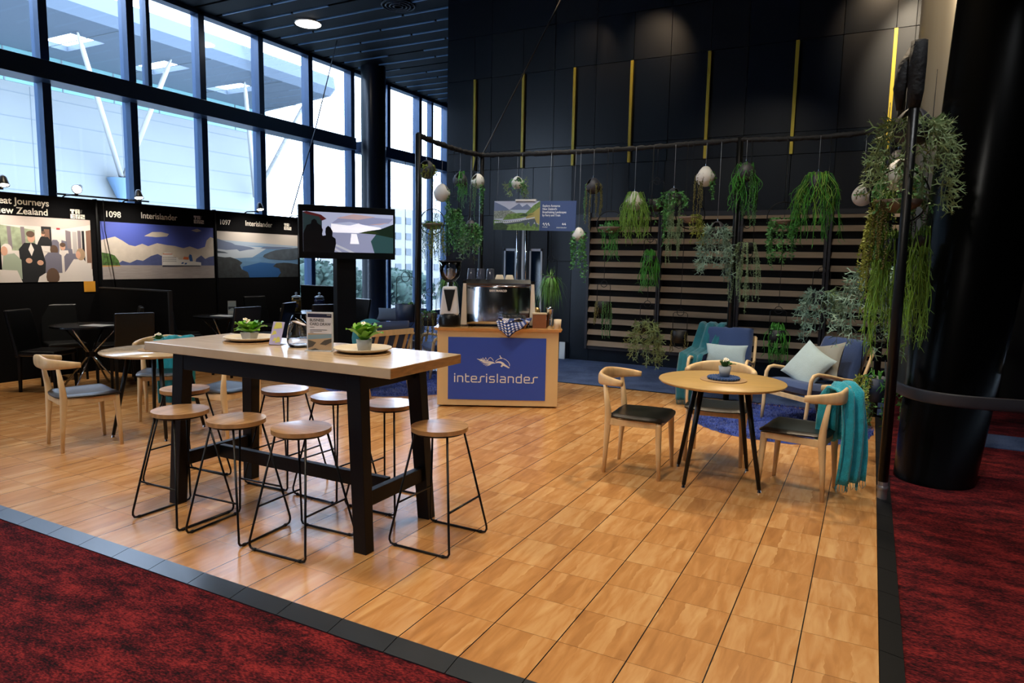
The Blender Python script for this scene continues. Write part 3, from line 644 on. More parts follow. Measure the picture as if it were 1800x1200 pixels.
# ---------------------------------------------------------------- armchairs
def make_armchair(label,fab):
    t=thing('lounge_armchair',label,'armchair')
    W2=.315
    for s_ in (-1,1):
        x=s_*W2
        # front leg sweeping up into the bent arm
        MB().tube([(x*.95,.36,0),(x*.97,.34,.2),(x,.325,.45),(x,.315,.55),(x,.285,.60),(x,.23,.612),(x,.10,.59),(x,-.10,.545),(x,-.25,.525),(x,-.36,.53)],[.017,.021,.022,.022,.022,.021,.02,.019,.018,.018],10,flat=.8).build('arm',oak,t)
        MB().tube([(x*.95,-.42,0),(x*.97,-.34,.28),(x,-.31,.42)],[.016,.021,.02],10).build('rear_leg',oak,t)
        MB().tube([(x*.97,-.25,.30),(x,-.36,.55),(x*.98,-.47,.83)],[.018,.018,.016],8).build('back_post',oak,t)
        MB().hexa([(x*.95-.012,-.33,.23),(x*.95+.012,-.33,.23),(x*.95+.012,.32,.31),(x*.95-.012,.32,.31)],[(x*.95-.012,-.33,.275),(x*.95+.012,-.33,.275),(x*.95+.012,.32,.36),(x*.95-.012,.32,.36)]).build('side_rail',oak,t,bev=.004)
    MB().box(-.3,.3,.30,.325,.31,.36).build('front_rail',oak,t,bev=.004); MB().box(-.3,.3,-.335,-.31,.235,.28).build('back_rail',oak,t,bev=.004)
    m=MB()
    for s_ in range(4):
        x=-.225+s_*.15; m.hexa([(x-.02,-.29,.29),(x+.02,-.29,.29),(x+.02,-.275,.29),(x-.02,-.275,.29)],[(x-.02,-.48,.80),(x+.02,-.48,.80),(x+.02,-.465,.80),(x-.02,-.465,.80)])
    m.at(0,-.475,.81).box(-.31,.31,-.012,.012,-.035,.035); m.build('back_slats',oak,t)
    def cush(nm,cx,cy,cz,w,h,th,rx):
        m=MB().at(cx,cy,cz,rx=rx)
        def f(sg):
            def g(u,v):
                x=(u-.5)*2; y=(v-.5)*2; e=(1-abs(x)**8)*(1-abs(y)**8); return (x*w/2*(1-.02*abs(y)**4),y*h/2*(1-.02*abs(x)**4),sg*(th/2*(max(0,e))**.35+.008*(1-x*x)*(1-y*y)))
            return g
        m.grid(f(1),25,25); m.grid(f(-1),25,25); return m.build(nm,fab,t)
    cush('seat_cushion',0,.04,.415,.57,.60,.13,R_(7)); cush('back_cushion',0,-.335,.665,.57,.60,.13,R_(110))
    return t
A1=make_armchair('blue armchair with a dark teal throw, behind the round table facing the camera',navy); A1['group']='blue cushioned lounge armchairs'
A1.scale=(.97,.97,.915); A1.location=(2.93,5.66,0); A1.rotation_euler=(0,0,R_(181))
G='blue cushioned lounge armchairs'
dup(A1,(3.90,5.24,0),R_(138),'blue armchair at the right beside the hanging plants, with two pale cushions',G)
dup(A1,(-.95,4.26,0),R_(76.6),'lounge armchair at the left seen from behind with a round teal cushion',G)
dup(A1,(-.72,5.68,0),R_(140),'lounge armchair beside the left scaffold pole, mostly behind the cart',G)
dup(A1,(-1.62,5.75,0),R_(195),'lounge armchair furthest back at the left with a grey cushion top',G)
drape('dark_teal_throw','long dark teal throw draped over the left side of the facing armchair',tealdk,[(-.03,-.52,.45),(-.03,-.535,.70),(-.02,-.50,.90),(0,-.40,.885),(.05,-.24,.62),(.10,-.06,.58),(.125,.10,.57),(.135,.17,.40),(.14,.20,.2),(.14,.20,.06)],(1,0,0),.28,8,(2.955-.22,5.66,0),R_(181),True,14,.01,.014,-.35)
def cushion(name,label,loc,rot,w,h,th,mt,cat='cushion',round_=False):
    m=MB()
    def f(sg):
        def g(u,v):
            x=(u-.5)*2; y=(v-.5)*2
            if round_:
                a=2*PI*u; r=v; return (r*w/2*math.cos(a),r*h/2*math.sin(a),sg*th/2*math.sqrt(max(0,1-r*r*.98)))
            e=max(0,(1-x*x)*(1-y*y)); pin=1-.10*(1-y*y if abs(x)>abs(y) else 1-x*x)*max(abs(x),abs(y))**3
            return (x*w/2*pin,y*h/2*pin,sg*(th/2*e**.45))
        return g
    m.grid(f(1),25,25); m.grid(f(-1),25,25); o=m.build(name,mt); o.location=loc; o.rotation_euler=rot; tag(o,label,cat); return o
cushion('pillow','long pale aqua pillow resting on the facing blue armchair',(2.96,5.74,.57),(R_(72),0,R_(3)),.46,.26,.12,palec)
cushion('pillow','pale blue square pillow leaning in front on the right armchair',(3.86,5.16,.60),(R_(60),R_(24),R_(-44)),.42,.42,.14,palec)
cushion('pillow','taupe backed pillow tucked behind the front pillow on the right armchair',(4.0,5.26,.63),(R_(64),R_(-12),R_(-40)),.42,.42,.12,mat('grey_taupe_cotton','8e8d84',.9))
cushion('round_cushion','large round teal cushion against the slatted back of the left armchair',(-.80,4.10,.66),(R_(78),0,R_(30)),.42,.46,.11,mat('teal_velvet','117683',.7,sheen=.4),round_=True)
cushion('pillow','slate grey pillow on the furthest left armchair',(-1.62,5.62,.80),(R_(65),0,R_(15)),.5,.2,.14,mat('slate_cotton','5a6678',.9))
# rugs
def rug(x,y,r,label,seed):
    rg=random.Random(seed); m=MB(); n=90; v=[(0,0,.022)]
    rings=8
    for j in range(1,rings+1):
        for k in range(n):
            rr=r*j/rings*(1+(rg.uniform(-.02,.015) if j==rings else rg.uniform(-.004,.004))); v.append((rr*math.cos(2*PI*k/n),rr*math.sin(2*PI*k/n),rg.uniform(.012,.034) if j<rings else 0.002))
    f=[(0,1+k,1+(k+1)%n) for k in range(n)]+[(1+j*n+k,1+(j+1)*n+k,1+(j+1)*n+(k+1)%n,1+j*n+(k+1)%n) for j in range(rings-1) for k in range(n)]
    m.add(v,f)
    for i in range(9000):
        a=rg.uniform(0,2*PI); q=r*math.sqrt(rg.random())*1.0; x_,y_=q*math.cos(a),q*math.sin(a); d=rg.uniform(0,6.28); L=rg.uniform(.02,.04)
        w=.0035; m.add([(x_-w*math.sin(d),y_+w*math.cos(d),.012),(x_+w*math.sin(d),y_-w*math.cos(d),.012),(x_+L*math.cos(d),y_+L*math.sin(d),.045)],[(0,1,2)])
    o=m.build('shaggy_rug',rugm,loc=(x,y,0),fix=False); tag(o,label,'rug','shaggy blue rugs')
rug(3.62,5.12,.86,'round shaggy blue rug under the right armchair',1); rug(-1.0,4.92,1.0,'round shaggy blue rug under the left armchairs',2)
# small white coffee table with magazines at the left seating
t=thing('coffee_table','low white coffee table with magazines behind the bar table','table',(-1.85,4.55,0))
MB().cyl(0,0,.42,.45,.32).build('tabletop',white,t)
for k in range(3): MB().tube([(.18*math.cos(k*2.1),.18*math.sin(k*2.1),.42),(.26*math.cos(k*2.1),.26*math.sin(k*2.1),0)],.012,8).build('leg',oak,t)
tag(MB().at(-1.9,4.5,.45,rz=.4).box(-.1,.1,-.14,.14,0,.012).build('magazine',mat('teal_cover','177d9a',.4)),'teal covered magazine on the white coffee table','magazine')
tag(MB().at(-1.72,4.6,.45,rz=-.3).box(-.1,.1,-.13,.13,0,.015).build('magazine',mat('red_cover','a04a3c',.4)),'reddish magazine on the white coffee table','magazine')
# ---------------------------------------------------------------- coffee cart
CZ=R_(27.4); cart=thing('coffee_cart','light wood coffee cart with a blue sign panel on its front','cart',(.8465,4.2195,0),CZ)
HW=.6535
ply=mat('cart_plywood','dcba84',.45,var=.06,vscale=2,stretch=(2,2,1))
MB().box(-HW,HW,0,.62,.02,.84).build('cabinet',ply,cart,bev=.002)
MB().hexa([(-HW-.02,-.02,.835),(HW+.02,-.02,.835),(HW+.02,.64,.835),(-HW-.02,.64,.835)],[(-HW-.035,-.045,.868),(HW+.035,-.045,.868),(HW+.035,.65,.868),(-HW-.035,.65,.868)]).build('worktop',mat('cart_worktop','d2a468',.22,var=.1,vscale=2,stretch=(6,2,1),coat=.4),cart,bev=.002)
for x in (-.55,.55):
    for y in (.08,.54): MB().tube([(x-.012,y,.03),(x+.012,y,.03)],.03,12).build('castor',blackm,cart)
blu=mat('panel_blue','3050b0',.4)
pn=MB().box(-.535,.52,-.007,0,.085,.765).build('sign_panel',blu,cart)
wsig=mat('sign_white','eceae4',.6)
def ribbon(m,pts,w,y,round_=True):
    pts=[Vector((a,0,b)) for a,b in pts]
    for i in range(len(pts)-1):
        a,b=pts[i],pts[i+1]; d=(b-a); L=d.length
        if L<1e-6: continue
        d/=L; n_=Vector((-d.z,0,d.x)); e=w*.35
        a2=a-d*e; b2=b+d*e; q=[a2-n_*w/2,b2-n_*w/2,b2+n_*w/2,a2+n_*w/2]
        m.add([(p_.x,y,p_.z) for p_ in q]+[(p_.x,y+.0015,p_.z) for p_ in q],[(0,1,2,3),(4,7,6,5),(0,4,5,1),(1,5,6,2),(2,6,7,3),(3,7,4,0)])
# lettering 'interislander' drawn as strokes, unit = x height
L_={'i':([[(0,0),(0,1)],[(0,1.3),(0,1.42)]],.0),'n':([[(0,0),(0,1)],[(0,1),(.55,1),(.7,.85),(.7,0)]],.7),
 't':([[(0,1.4),(0,.15),(.15,0),(.5,0)],[(0,1),(.45,1)]],.5),'e':([[(.7,.5),(.72,.85),(.6,1),(.15,1),(0,.85),(0,.15),(.15,0),(.75,0)],[(0,.5),(.7,.5)]],.75),
 'r':([[(-.15,-.0),(.1,0),(.2,.15),(.2,.85),(.35,1),(.75,1)]],.75),'s':([[(.65,1),(.12,1),(0,.88),(0,.62),(.12,.5),(.55,.5),(.67,.38),(.67,.12),(.55,0),(0,0)]],.67),
 'l':([[(0,0),(0,1.45)]],0),'a':([[(.05,1),(.55,1),(.7,.85),(.7,0),(.12,0),(0,.12),(0,.42),(.12,.54),(.7,.54)]],.7),
 'd':([[(.7,1.45),(.7,0),(.15,0),(0,.15),(0,.85),(.15,1),(.7,1)]],.7)}
m=MB(); word='interislander'; adv=[.0]; tot=0
gap={'i':.42,'t':.30,'e':.34,'n':.42,'r':.30,'s':.42,'l':.42,'a':.42,'d':.42}
xs=[];x=0
for ch in word: xs.append(x); x+=L_[ch][1]+gap[ch]
tw=x-.3; sc=.895/tw
for ch,x in zip(word,xs):
    for st in L_[ch][0]: ribbon(m,[(-.462+(x+a)*sc,.279+b*.062) for a,b in st],.0115,-.0095)
# i t connector strokes at the base of the first i
m.build('panel_lettering',wsig,pn)
m=MB()
def pl(poly,lay=0): m.add([(-.012+a*.00113,-.0085-lay*.0004,.500+b*.00125) for a,b in poly],[tuple(range(len(poly)))])
# fern half: feathered leaflets converging, wave line, leaping dolphin
base=(-40,-12)
tips=[(-190,28),(-172,10),(-152,-4),(-132,-18),(-116,-32),(-98,-42)]
for i,(tx,tz) in enumerate(tips):
    nx,nz=(tips[i+1] if i+1<len(tips) else (-86,-46)); pl([(tx,tz),(nx-6,nz+10),(-20-8*i,-10-4*i+3),(-30-8*i,2-5*i)])
pl([(-190,28),(-150,22),(-110,5),(-60,-4),(-16,-6),(-16,-12),(-60,-14),(-120,-6)],1)
for a,b in (((-150,28),(-138,34)),): pass
def rib2(pts,w): ribbon(m,[(-.012+a*.00113,.500+b*.00125) for a,b in pts],w*.001,-.0095)
rib2([(-150,30),(-138,18),(-130,36),(-116,12),(-104,38),(-86,8),(-72,34),(-58,40),(-44,30),(-30,12)],5)
rib2([(-10,6),(8,22),(30,32),(54,34)],6); pl([(26,56),(34,60),(44,42),(62,34),(48,30),(30,32),(36,44)])
rib2([(66,32),(90,22),(112,4),(124,-14),(126,-30)],6)
pl([(-20,-10),(6,6),(40,8),(66,-4),(88,-22),(112,-36),(118,-46),(104,-46),(80,-36),(62,-30),(58,-38),(50,-42),(38,-36),(52,-20),(44,-10),(16,-6)])
pl([(100,-34),(124,-42),(126,-50),(112,-52),(104,-46)])
m.build('fern_and_dolphin_logo',wsig,pn,fix=False)
CT=.868
def oncart(x,y,z=CT): 
    c,s_=math.cos(CZ),math.sin(CZ); return (.8465+c*x-s_*y,4.2195+s_*x+c*y,z)
# espresso machine, its back toward the room
t=thing('espresso_machine','large chrome backed espresso machine with white end panels on the cart','coffee machine',oncart(-.005,.12),CZ)
wh=mat('machine_white','d6cdc0',.35)
MB().box(-.34,.34,.10,.45,.03,.40).build('body',blackm,t)
for s_ in (-1,1):
    MB().hexa([(s_*.375-.035,0,.02),(s_*.375+.035,0,.02),(s_*.375+.035,.46,.02),(s_*.375-.035,.46,.02)],[(s_*.37-.018,.03,.47),(s_*.37+.018,.03,.47),(s_*.37+.018,.44,.47),(s_*.37-.018,.44,.47)]).build('end_panel',wh,t,bev=.006)
    MB().box(s_*.37-.02,s_*.37+.02,.03,.06,.47,.50).build('corner_block',blackm,t)
    for y in (.05,.4): MB().cyl(s_*.3,y,0,.03,.03).build('foot',blackm,t)
m=MB(); m.grid(lambda u,v:((u-.5)*.68,.0+.035*v-.014*math.sin(PI*v),.03+v*.43),3,14); m.build('back_panel',steel,t,solid=.004)
m=MB().box(-.35,.35,.03,.45,.46,.475); m.add([(-.35,.04,.475),(.35,.04,.475),(.35,.09,.515),(-.35,.09,.515)],[(0,1,2,3)]).box(-.35,.35,.09,.45,.475,.515); m.build('cup_tray',steel,t)
m=MB().box(-.35,.35,.008,.02,.455,.463); m.build('trim_bar',mat('copper_trim','c99a78',.2,1),t)
text('badge','SAN MARCO',.03,-.10,.385,.006,mat('badge_white','e8e0d8',.4),t,bold=.0008,sx=1.1)
for i,x in enumerate((-.31,-.205,-.1)):
    o=thing('glass_tumbler','dark tinted tumbler upside down on the espresso machine, %s of three'%('left','middle','right')[i],'glass',oncart(x,.28,CT+.515),0,'tumblers on the espresso machine')
    MB().lathe([(.048,0),(.04,.11),(.036,.115),(0,.115)],20).build('cup_body',mat('smoked_glass','3c4252',.12,spec=.8),o)
for i,x in enumerate((.0,.11)):
    tag(MB().at(*oncart(x,.26,CT+.515),rz=CZ).hexa([(-.05,-.04,0),(.05,-.04,0),(.05,.04,0),(-.05,.04,0)],[(-.035,-.03,.05),(.035,-.03,.05),(.035,.03,.05),(-.035,.03,.05)]).build('folded_napkin_stack',mat('cream_paper','d8cdb8',.8),bev=.006),'small cream box on the espresso machine, %s one'%('left','right')[i],'box','cream boxes on the espresso machine')
# grinder
t=thing('coffee_grinder','white and black coffee grinder with clear hopper on the cart','coffee grinder',oncart(-.535,.14),CZ)
MB().lathe([(0,0),(.118,0),(.122,.02),(.12,.08),(.11,.125),(.095,.14),(0,.14)],32).build('base',blackm,t)
gw=mat('grinder_white','d4d6da',.35)
MB().hexa([(-.105,-.085,.125),(.105,-.085,.125),(.10,.10,.125),(-.10,.10,.125)],[(-.075,-.05,.435),(.075,-.05,.435),(.07,.10,.435),(-.07,.10,.435)]).build('body',gw,t,bev=.02)
MB().add([(-.062,-.0585,.40),(.062,-.0585,.40),(.012,-.086,.17),(-.012,-.086,.17)],[(0,1,2,3)]).build('front_panel',blackm,t,solid=.006)
m=MB()
for z in (.205,.26,.30): m.sphere((0,-.083+.12*(z-.17),z),.006,8,6)
m.build('button',white,t)
MB().cyl(0,.02,.435,.475,.04,.035).build('collar',chrome,t)
MB().lathe([(.03,.475),(.07,.50),(.10,.54),(.116,.60),(.122,.70),(.119,.70),(.113,.60),(.096,.545),(.065,.505),(.028,.48)],28,cy=.02).build('hopper',GLASS,t)
MB().cyl(0,.02,.70,.712,.126).build('hopper_lid',mat('smoke_lid','22242a',.3),t)
MB().lathe([(0,.48),(.03,.485),(.055,.52),(.03,.545),(.026,.60),(.034,.62),(0,.64)],16,cy=.02).build('inner_feeder',mat('clear_grey_feeder','9a9ca0',.15,spec=.8),t)
# basket with gingham cloth
t=thing('wicker_basket','small wicker basket of bars lined with a blue gingham cloth on the cart','basket',oncart(.17,.04),CZ)
wick=mat('wicker','b98a4c',.7,var=.4,vscale=60,bump=.8,bscale=90)
m=MB().hexa([(-.12,-.05,0),(.12,-.05,0),(.12,.08,0),(-.12,.08,0)],[(-.155,-.075,.075),(.155,-.075,.075),(.155,.10,.075),(-.155,.10,.075)]); m.build('basket_body',wick,t,bev=.008)
gm=bpy.data.materials.new('blue_gingham'); gm.use_nodes=True; T=NT(gm); b=gm.node_tree.nodes['Principled BSDF']; tc=T.n('ShaderNodeTexCoord'); sp=T.n('ShaderNodeSeparateXYZ'); T.l(tc.outputs['UV'],sp.inputs[0])
f1=T.math('GREATER_THAN',T.math('FRACT',T.math('MULTIPLY',sp.outputs[0],8)),.5); f2=T.math('GREATER_THAN',T.math('FRACT',T.math('MULTIPLY',sp.outputs[1],5)),.5)
r=T.n('ShaderNodeValToRGB'); r.color_ramp.interpolation='CONSTANT'; e=r.color_ramp.elements; e[0].color=(*lin('e4e2dc'),1); e[1].position=.7; e[1].color=(*lin('14183a'),1); x=e.new(.3); x.color=(*lin('3f5ca8'),1)
T.l(T.math('MULTIPLY',T.math('ADD',f1,f2),.5),r.inputs[0]); T.l(r.outputs[0],b.inputs['Base Color']); b.inputs['Roughness'].default_value=.9
def uvgrid(fn,nu,nv,name,mt,parent,solid=.003):
    m=MB(); m.grid(fn,nu,nv); o=m.build(name,mt,parent,solid=solid,fix=False); uv=o.data.uv_layers.new(name='UVMap')
    for lp in o.data.loops:
        i=lp.vertex_index; uv.data[lp.index].uv=((i%nu)/(nu-1),(i//nu)/(nv-1))
    return o
def gf(u,v):
    # cloth front flap: drops to a corner
    x=-.19+.30*u; top=.078; q=v; drop=.165*q*(1-abs(u-.35)/.75)
    return (x+.03*q,-.078-.045*math.sin(q*2.0),top-drop+.006*math.sin(u*14))
uvgrid(gf,18,10,'gingham_cloth',gm,t)
def gf2(u,v):
    a=u*2*PI; s_=.75+.35*v; return (.165*s_*math.cos(a)*1.05,.012+.10*s_*math.sin(a),.085+.03*math.sin(a*5+v*2)*v+.02*(1-v))
uvgrid(gf2,40,6,'cloth_rim',gm,t)
for i in range(6):
    MB().at(-.10+.04*i,.01,.10,rz=.1,ry=.1*(i%3-1)).box(-.018,.018,-.06,.06,-.02,.035).build('wrapped_bar',mat('bar_wrapper','5a5f63',.3,.6),t,bev=.004)
# sugar box, jars, cup
t=thing('wooden_caddy','brown wooden box with pale lid at the right of the cart top','box',oncart(.445,.05),CZ)
MB().box(-.075,.075,0,.11,0,.15).build('box_body',mat('walnut','8a5638',.5,var=.2,vscale=8),t,bev=.003); MB().box(-.08,.08,-.004,.114,.15,.165).build('lid',mat('pale_lid','c8b8a0',.5),t,bev=.003)
t=thing('cocoa_shaker','small brass shaker behind the wooden box on the cart','shaker',oncart(.42,.23),CZ); MB().lathe([(0,0),(.035,0),(.035,.15),(.038,.19),(.02,.215),(0,.22)],20).build('shaker_body',mat('brass_shaker','b59a6a',.25,.8),t)
t=thing('milk_jug','tall shiny steel milk jug at the right of the cart top','jug',oncart(.56,.13),CZ); MB().lathe([(0,0),(.04,0),(.04,.03),(.032,.14),(.038,.20),(.05,.225),(.047,.225),(.034,.20),(.028,.14)],22).build('jug_body',steel,t)
tag(MB().lathe([(0,0),(.036,0),(.042,.1),(.038,.1),(.033,.01),(0,.01)],22).build('paper_cup',mat('cup_cream','d9c7ac',.7),loc=oncart(.64,.06)),'short cream cup at the right end of the cart top','cup')
tag(MB().box(-.05,.05,-.012,.012,0,.28).build('leaflet_box',mat('white_leaflet','cfd8de',.6),loc=(-.08,8.12,0)),'small white panel standing on the carpet against the wall right of the cart','panel')
# ---------------------------------------------------------------- scaffold rig
wrap=mat('wrapped_black_cloth','0a090b',.75,bump=1,bscale=30)
rig=thing('scaffold_frame','black cloth wrapped pole frame carrying the hanging planters','frame',(0,0,0))
rg=random.Random(11)
def wrapped(a,b,r,n=90):
    a=Vector(a);b=Vector(b);P=[];R2=[]
    for i in range(n+1):
        p_=a.lerp(b,i/n); P.append(p_+Vector((0,0,-.03*math.sin(PI*i/n)+rg.uniform(-.004,.004)))); R2.append(r*rg.uniform(.75,1.2))
    return MB().tube(P,R2,9).build('cross_bar',wrap,rig,fix=False)
PL=(-.42,4.52);PB=(-.42,6.0);PC=(2.93,6.06);PR=(4.53,3.07);PBR=(4.48,6.0)
wrapped((*PL,3.02),(*PB,3.0),.032,50); wrapped((*PB,3.0),(*PC,3.0),.030,110); wrapped((*PC,3.0),(*PBR,3.0),.028,60); wrapped((*PBR,3.0),(*PR,3.0),.03,90)
for i,(x,y) in enumerate((PL,PB,PC,PR,PBR)):
    z0=.12 if i==3 else 0
    p_=MB().tube([(x,y,z0),(x,y,1.6),(x,y,1.62),(x,y,3.03)],[.034,.034,.03,.032],14).build('pole',blackm,rig)
MB().cyl(PR[0],PR[1],-.015,.13,.031).lathe([(.033,.06),(.036,.065),(.036,.085),(.033,.09)],16,cx=PR[0],cy=PR[1]).build('silver_foot',mat('dull_silver','9a9ca2',.35,.8),rig)
# cloth bundle at the top of the right pole
m=MB(); m.tube([(4.50,3.2,3.02),(4.47,3.12,2.9),(4.44,3.1,2.75),(4.45,3.12,2.62)],[.03,.05,.04,.02],9); m.tube([(4.53,3.07,3.035),(4.53,3.07,2.9),(4.53,3.07,2.72),(4.53,3.07,2.62)],[.05,.053,.05,.036],10); m.build('cloth_bundle',wrap,rig)
c=MB().tube([(-.42,6.02,3.02),(-.15,6.58,4.1),(.17,7.2,5.35),(.34,7.5,6.03)],.010,6).build('suspension_cable',mat('dark_cable','5a5650',.4,.4)); tag(c,'dark cable rising from the scaffold corner up to the ceiling','cable')
c=MB().tube([(-5.62,9.0,5.98),(-5.2,7.9,4.0),(-4.95,7.0,2.35)],.012,6).build('dangling_cable',mat('blue_grey_cable','33445c',.5)); tag(c,'thin cable running from the ceiling by the windows down to the poster boards','cable')
c=MB().tube([(-.46,5.93,2.98),(-.5,5.85,2.6),(-.5,5.83,2.2),(-.53,5.8,1.95)],.014,8).build('black_strap',wrap); tag(c,'black strap hanging beside the scaffold corner pole','strap')
# ---------------------------------------------------------------- hanging planters
LF={'pearl':mat('pearl_string_leaf','4a7c46',.5,var=.35,vscale=30),'brown':mat('brown_green_beads','6f6a34',.6,var=.4,vscale=30),'ivy':mat('trailing_leaf','52904a',.5,var=.45,vscale=16),
 'spag':mat('light_green_tendril','7ba83c',.5,var=.4,vscale=8),'spag2':mat('green_tendril','3f8f28',.5,var=.4,vscale=8),'stag':mat('blue_green_frond','7d9c88',.6,var=.35,vscale=9),'stag2':mat('olive_frond','7f9562',.6,var=.35,vscale=9),
 'grass':mat('fern_green_blade','5c9038',.5,var=.45,vscale=8),'moss':mat('yellow_green_trailer','8f9a3c',.6,var=.35,vscale=16),'pale':mat('pale_grey_green_trailer','7f9a70',.6,var=.3,vscale=14)}
def path(rg,a,r0,out,drop,n=12,wig=.012,z0=0,rise=.02):
    P=[];ph=rg.uniform(0,6);w1=rg.uniform(-1,1)*wig;w2=rg.uniform(-1,1)*wig
    for i in range(n+1):
        s_=i/n; q=r0+out*(1-math.exp(-4*s_)); z=z0+rise*math.sin(min(1,s_*5)*PI)-drop*max(0,s_-.06)
        P.append(Vector((q*math.cos(a)+w1*math.sin(s_*7+ph),q*math.sin(a)+w2*math.sin(s_*6+ph),z)))
    return P
def sample(P,d):
    out=[];acc=0
    for a,b in zip(P[:-1],P[1:]):
        L=(b-a).length; t=d-acc
        while t<=L: out.append((a.lerp(b,t/L),(b-a).normalized())); t+=d
        acc=L-(t-d)
    return out
def foliage(kind,rg,strands,r0,out,drop,arc=None,z0=0,parent=None,name='foliage',lift=0):
    m=MB()
    for i in range(strands):
        a=rg.uniform(*(arc or (0,2*PI))); dr=drop*rg.uniform(.45,1.0)
        if kind in('spag','spag2'):
            P=path(rg,a,r0*.4,out*rg.uniform(.4,1.15),dr,11,.035,z0+lift*rg.random(),.05); m.tube(P,[.0042]*10+[.003,.0015],3,cap=False)
            for p_,d in sample(P,.09)[1:]:
                e=Vector((rg.uniform(-1,1),rg.uniform(-1,1),rg.uniform(-.9,.1))).normalized()*rg.uniform(.03,.06); m.tube([p_,p_+e*.5+Vector((0,0,-.004)),p_+e+Vector((0,0,-.02))],[.0034,.003,.0012],3,cap=False)
        elif kind in ('pearl','brown'):
            P=path(rg,a,r0,out*rg.uniform(.3,1),dr,9,.01,z0); m.tube(P,.0015,3,cap=False)
            for p_,d in sample(P,.017):
                o_=Vector((rg.uniform(-.008,.008),rg.uniform(-.008,.008),0)); c=p_+o_; q=rg.uniform(.006,.0095)
                m.add([c+Vector(v_)*q for v_ in ((0,0,1),(1,0,0),(0,1,0),(-1,0,0),(0,-1,0),(0,0,-1))],[(0,1,2),(0,2,3),(0,3,4),(0,4,1),(5,2,1),(5,3,2),(5,4,3),(5,1,4)],True)
        elif kind in ('ivy','moss','pale'):
            P=path(rg,a,r0*.8,out*rg.uniform(.3,1.1),dr,10,.02,z0,.03); m.tube(P,.002,3,cap=False); L0=.034 if kind=='ivy' else .02
            for p_,d in sample(P,.015 if kind=='ivy' else .009):
                e=Vector((rg.uniform(-1,1),rg.uniform(-1,1),rg.uniform(-.7,.35))).normalized(); s_=e.cross(Vector((rg.uniform(-1,1),rg.uniform(-1,1),rg.uniform(-1,1)))).normalized(); L=L0*rg.uniform(.7,1.3); w=L*(.3 if kind!='pale' else .16)
                m.add([p_,p_+e*L*.5+s_*w,p_+e*L,p_+e*L*.5-s_*w],[(0,1,2,3)])
        elif kind in ('stag','stag2'):
            P=path(rg,a,r0*.6,out*rg.uniform(.4,1.1),dr,8,.03,z0,.03); m.tube(P,.0025,3,cap=False)
            for p_,d in sample(P,.03):
                e=Vector((math.cos(a)*.5+rg.uniform(-.9,.9),math.sin(a)*.5+rg.uniform(-.9,.9),rg.uniform(-1.2,.35))).normalized()
                s_=e.cross(Vector((rg.uniform(-1,1),rg.uniform(-1,1),rg.uniform(-.3,.3)))).normalized(); L=rg.uniform(.05,.085); w=.0058
                k1=p_+e*L*.5
                m.add([p_-s_*w*.6,p_+s_*w*.6,k1+s_*w,k1-s_*w],[(0,1,2,3)])
                for sg in (-1,1):
                    t1=k1+(e*.75+s_*sg*.65).normalized()*L*.5; m.add([k1-s_*w,k1+s_*w,t1+s_*w*.7,t1-s_*w*.7],[(0,1,2,3)])
                    for sg2 in (-1,1): m.add([t1-s_*w*.7,t1+s_*w*.7,t1+(e*.8+s_*(sg*.5+sg2*.5)).normalized()*L*.3],[(0,1,2)])
        elif kind=='grass':
            L=dr; e=rg.uniform(-.1,1.45); P=[]; bw=rg.uniform(-.05,.05); ro=rg.uniform(.5,1.15); spk=rg.random()<.10; up_=rg.uniform(.06,.14) if not spk else rg.uniform(.12,.2)
            for k in range(9):
                s_=k/8; q=r0*.3+out*(1-(1-s_)**1.6)*math.cos(e)*ro+.012*math.sin(s_*7+bw*200); P.append(Vector((q*math.cos(a+bw*4*s_),q*math.sin(a+bw*4*s_),z0+up_*math.sin(e)*s_-(L*1.1 if not spk else .04)*max(0,s_-.12)**1.5+.008*math.sin(s_*9+bw*99))))
            sd=Vector((-math.sin(a),math.cos(a),0)); vs=[]
            for k,p_ in enumerate(P): w=.0045*(1-(k/8)**2); vs+=[p_-sd*w,p_+sd*w]
            m.add(vs,[(2*k,2*k+1,2*k+3,2*k+2) for k in range(8)])
    return m.build(name,LF[kind],parent,fix=False)
def globe_pot(r,mt,parent,ang=0):
    m=MB().at(rz=ang); n,mm=32,22; vs=[]; 
    for j in range(mm+1):
        t=-PI/2+PI*j/mm
        for k in range(n):
            a=2*PI*k/n; rr=r*math.cos(t)*(1 if t<0 else (1-.22*math.sin(t)**2)); vs.append((rr*math.cos(a),rr*math.sin(a),r*(math.sin(t) if t<0 else 1.18*math.sin(t))))
    fs=[]
    for j in range(mm):
        for k in range(n):
            t=-PI/2+PI*(j+.5)/mm; a=2*PI*(k+.5)/n; x=math.cos(a)*math.cos(t); y=math.sin(a)*math.cos(t); z=math.sin(t)
            if z>0 and abs(x)>.22 and (y/.52)**2+((z-.5)/.36)**2<1: continue
            fs.append((j*n+k,j*n+(k+1)%n,(j+1)*n+(k+1)%n,(j+1)*n+k))
    m.add(vs,fs,True); return m.build('pot',mt,parent,solid=.006)
idx=[0]
GRP='hanging planters on the scaffold frame'
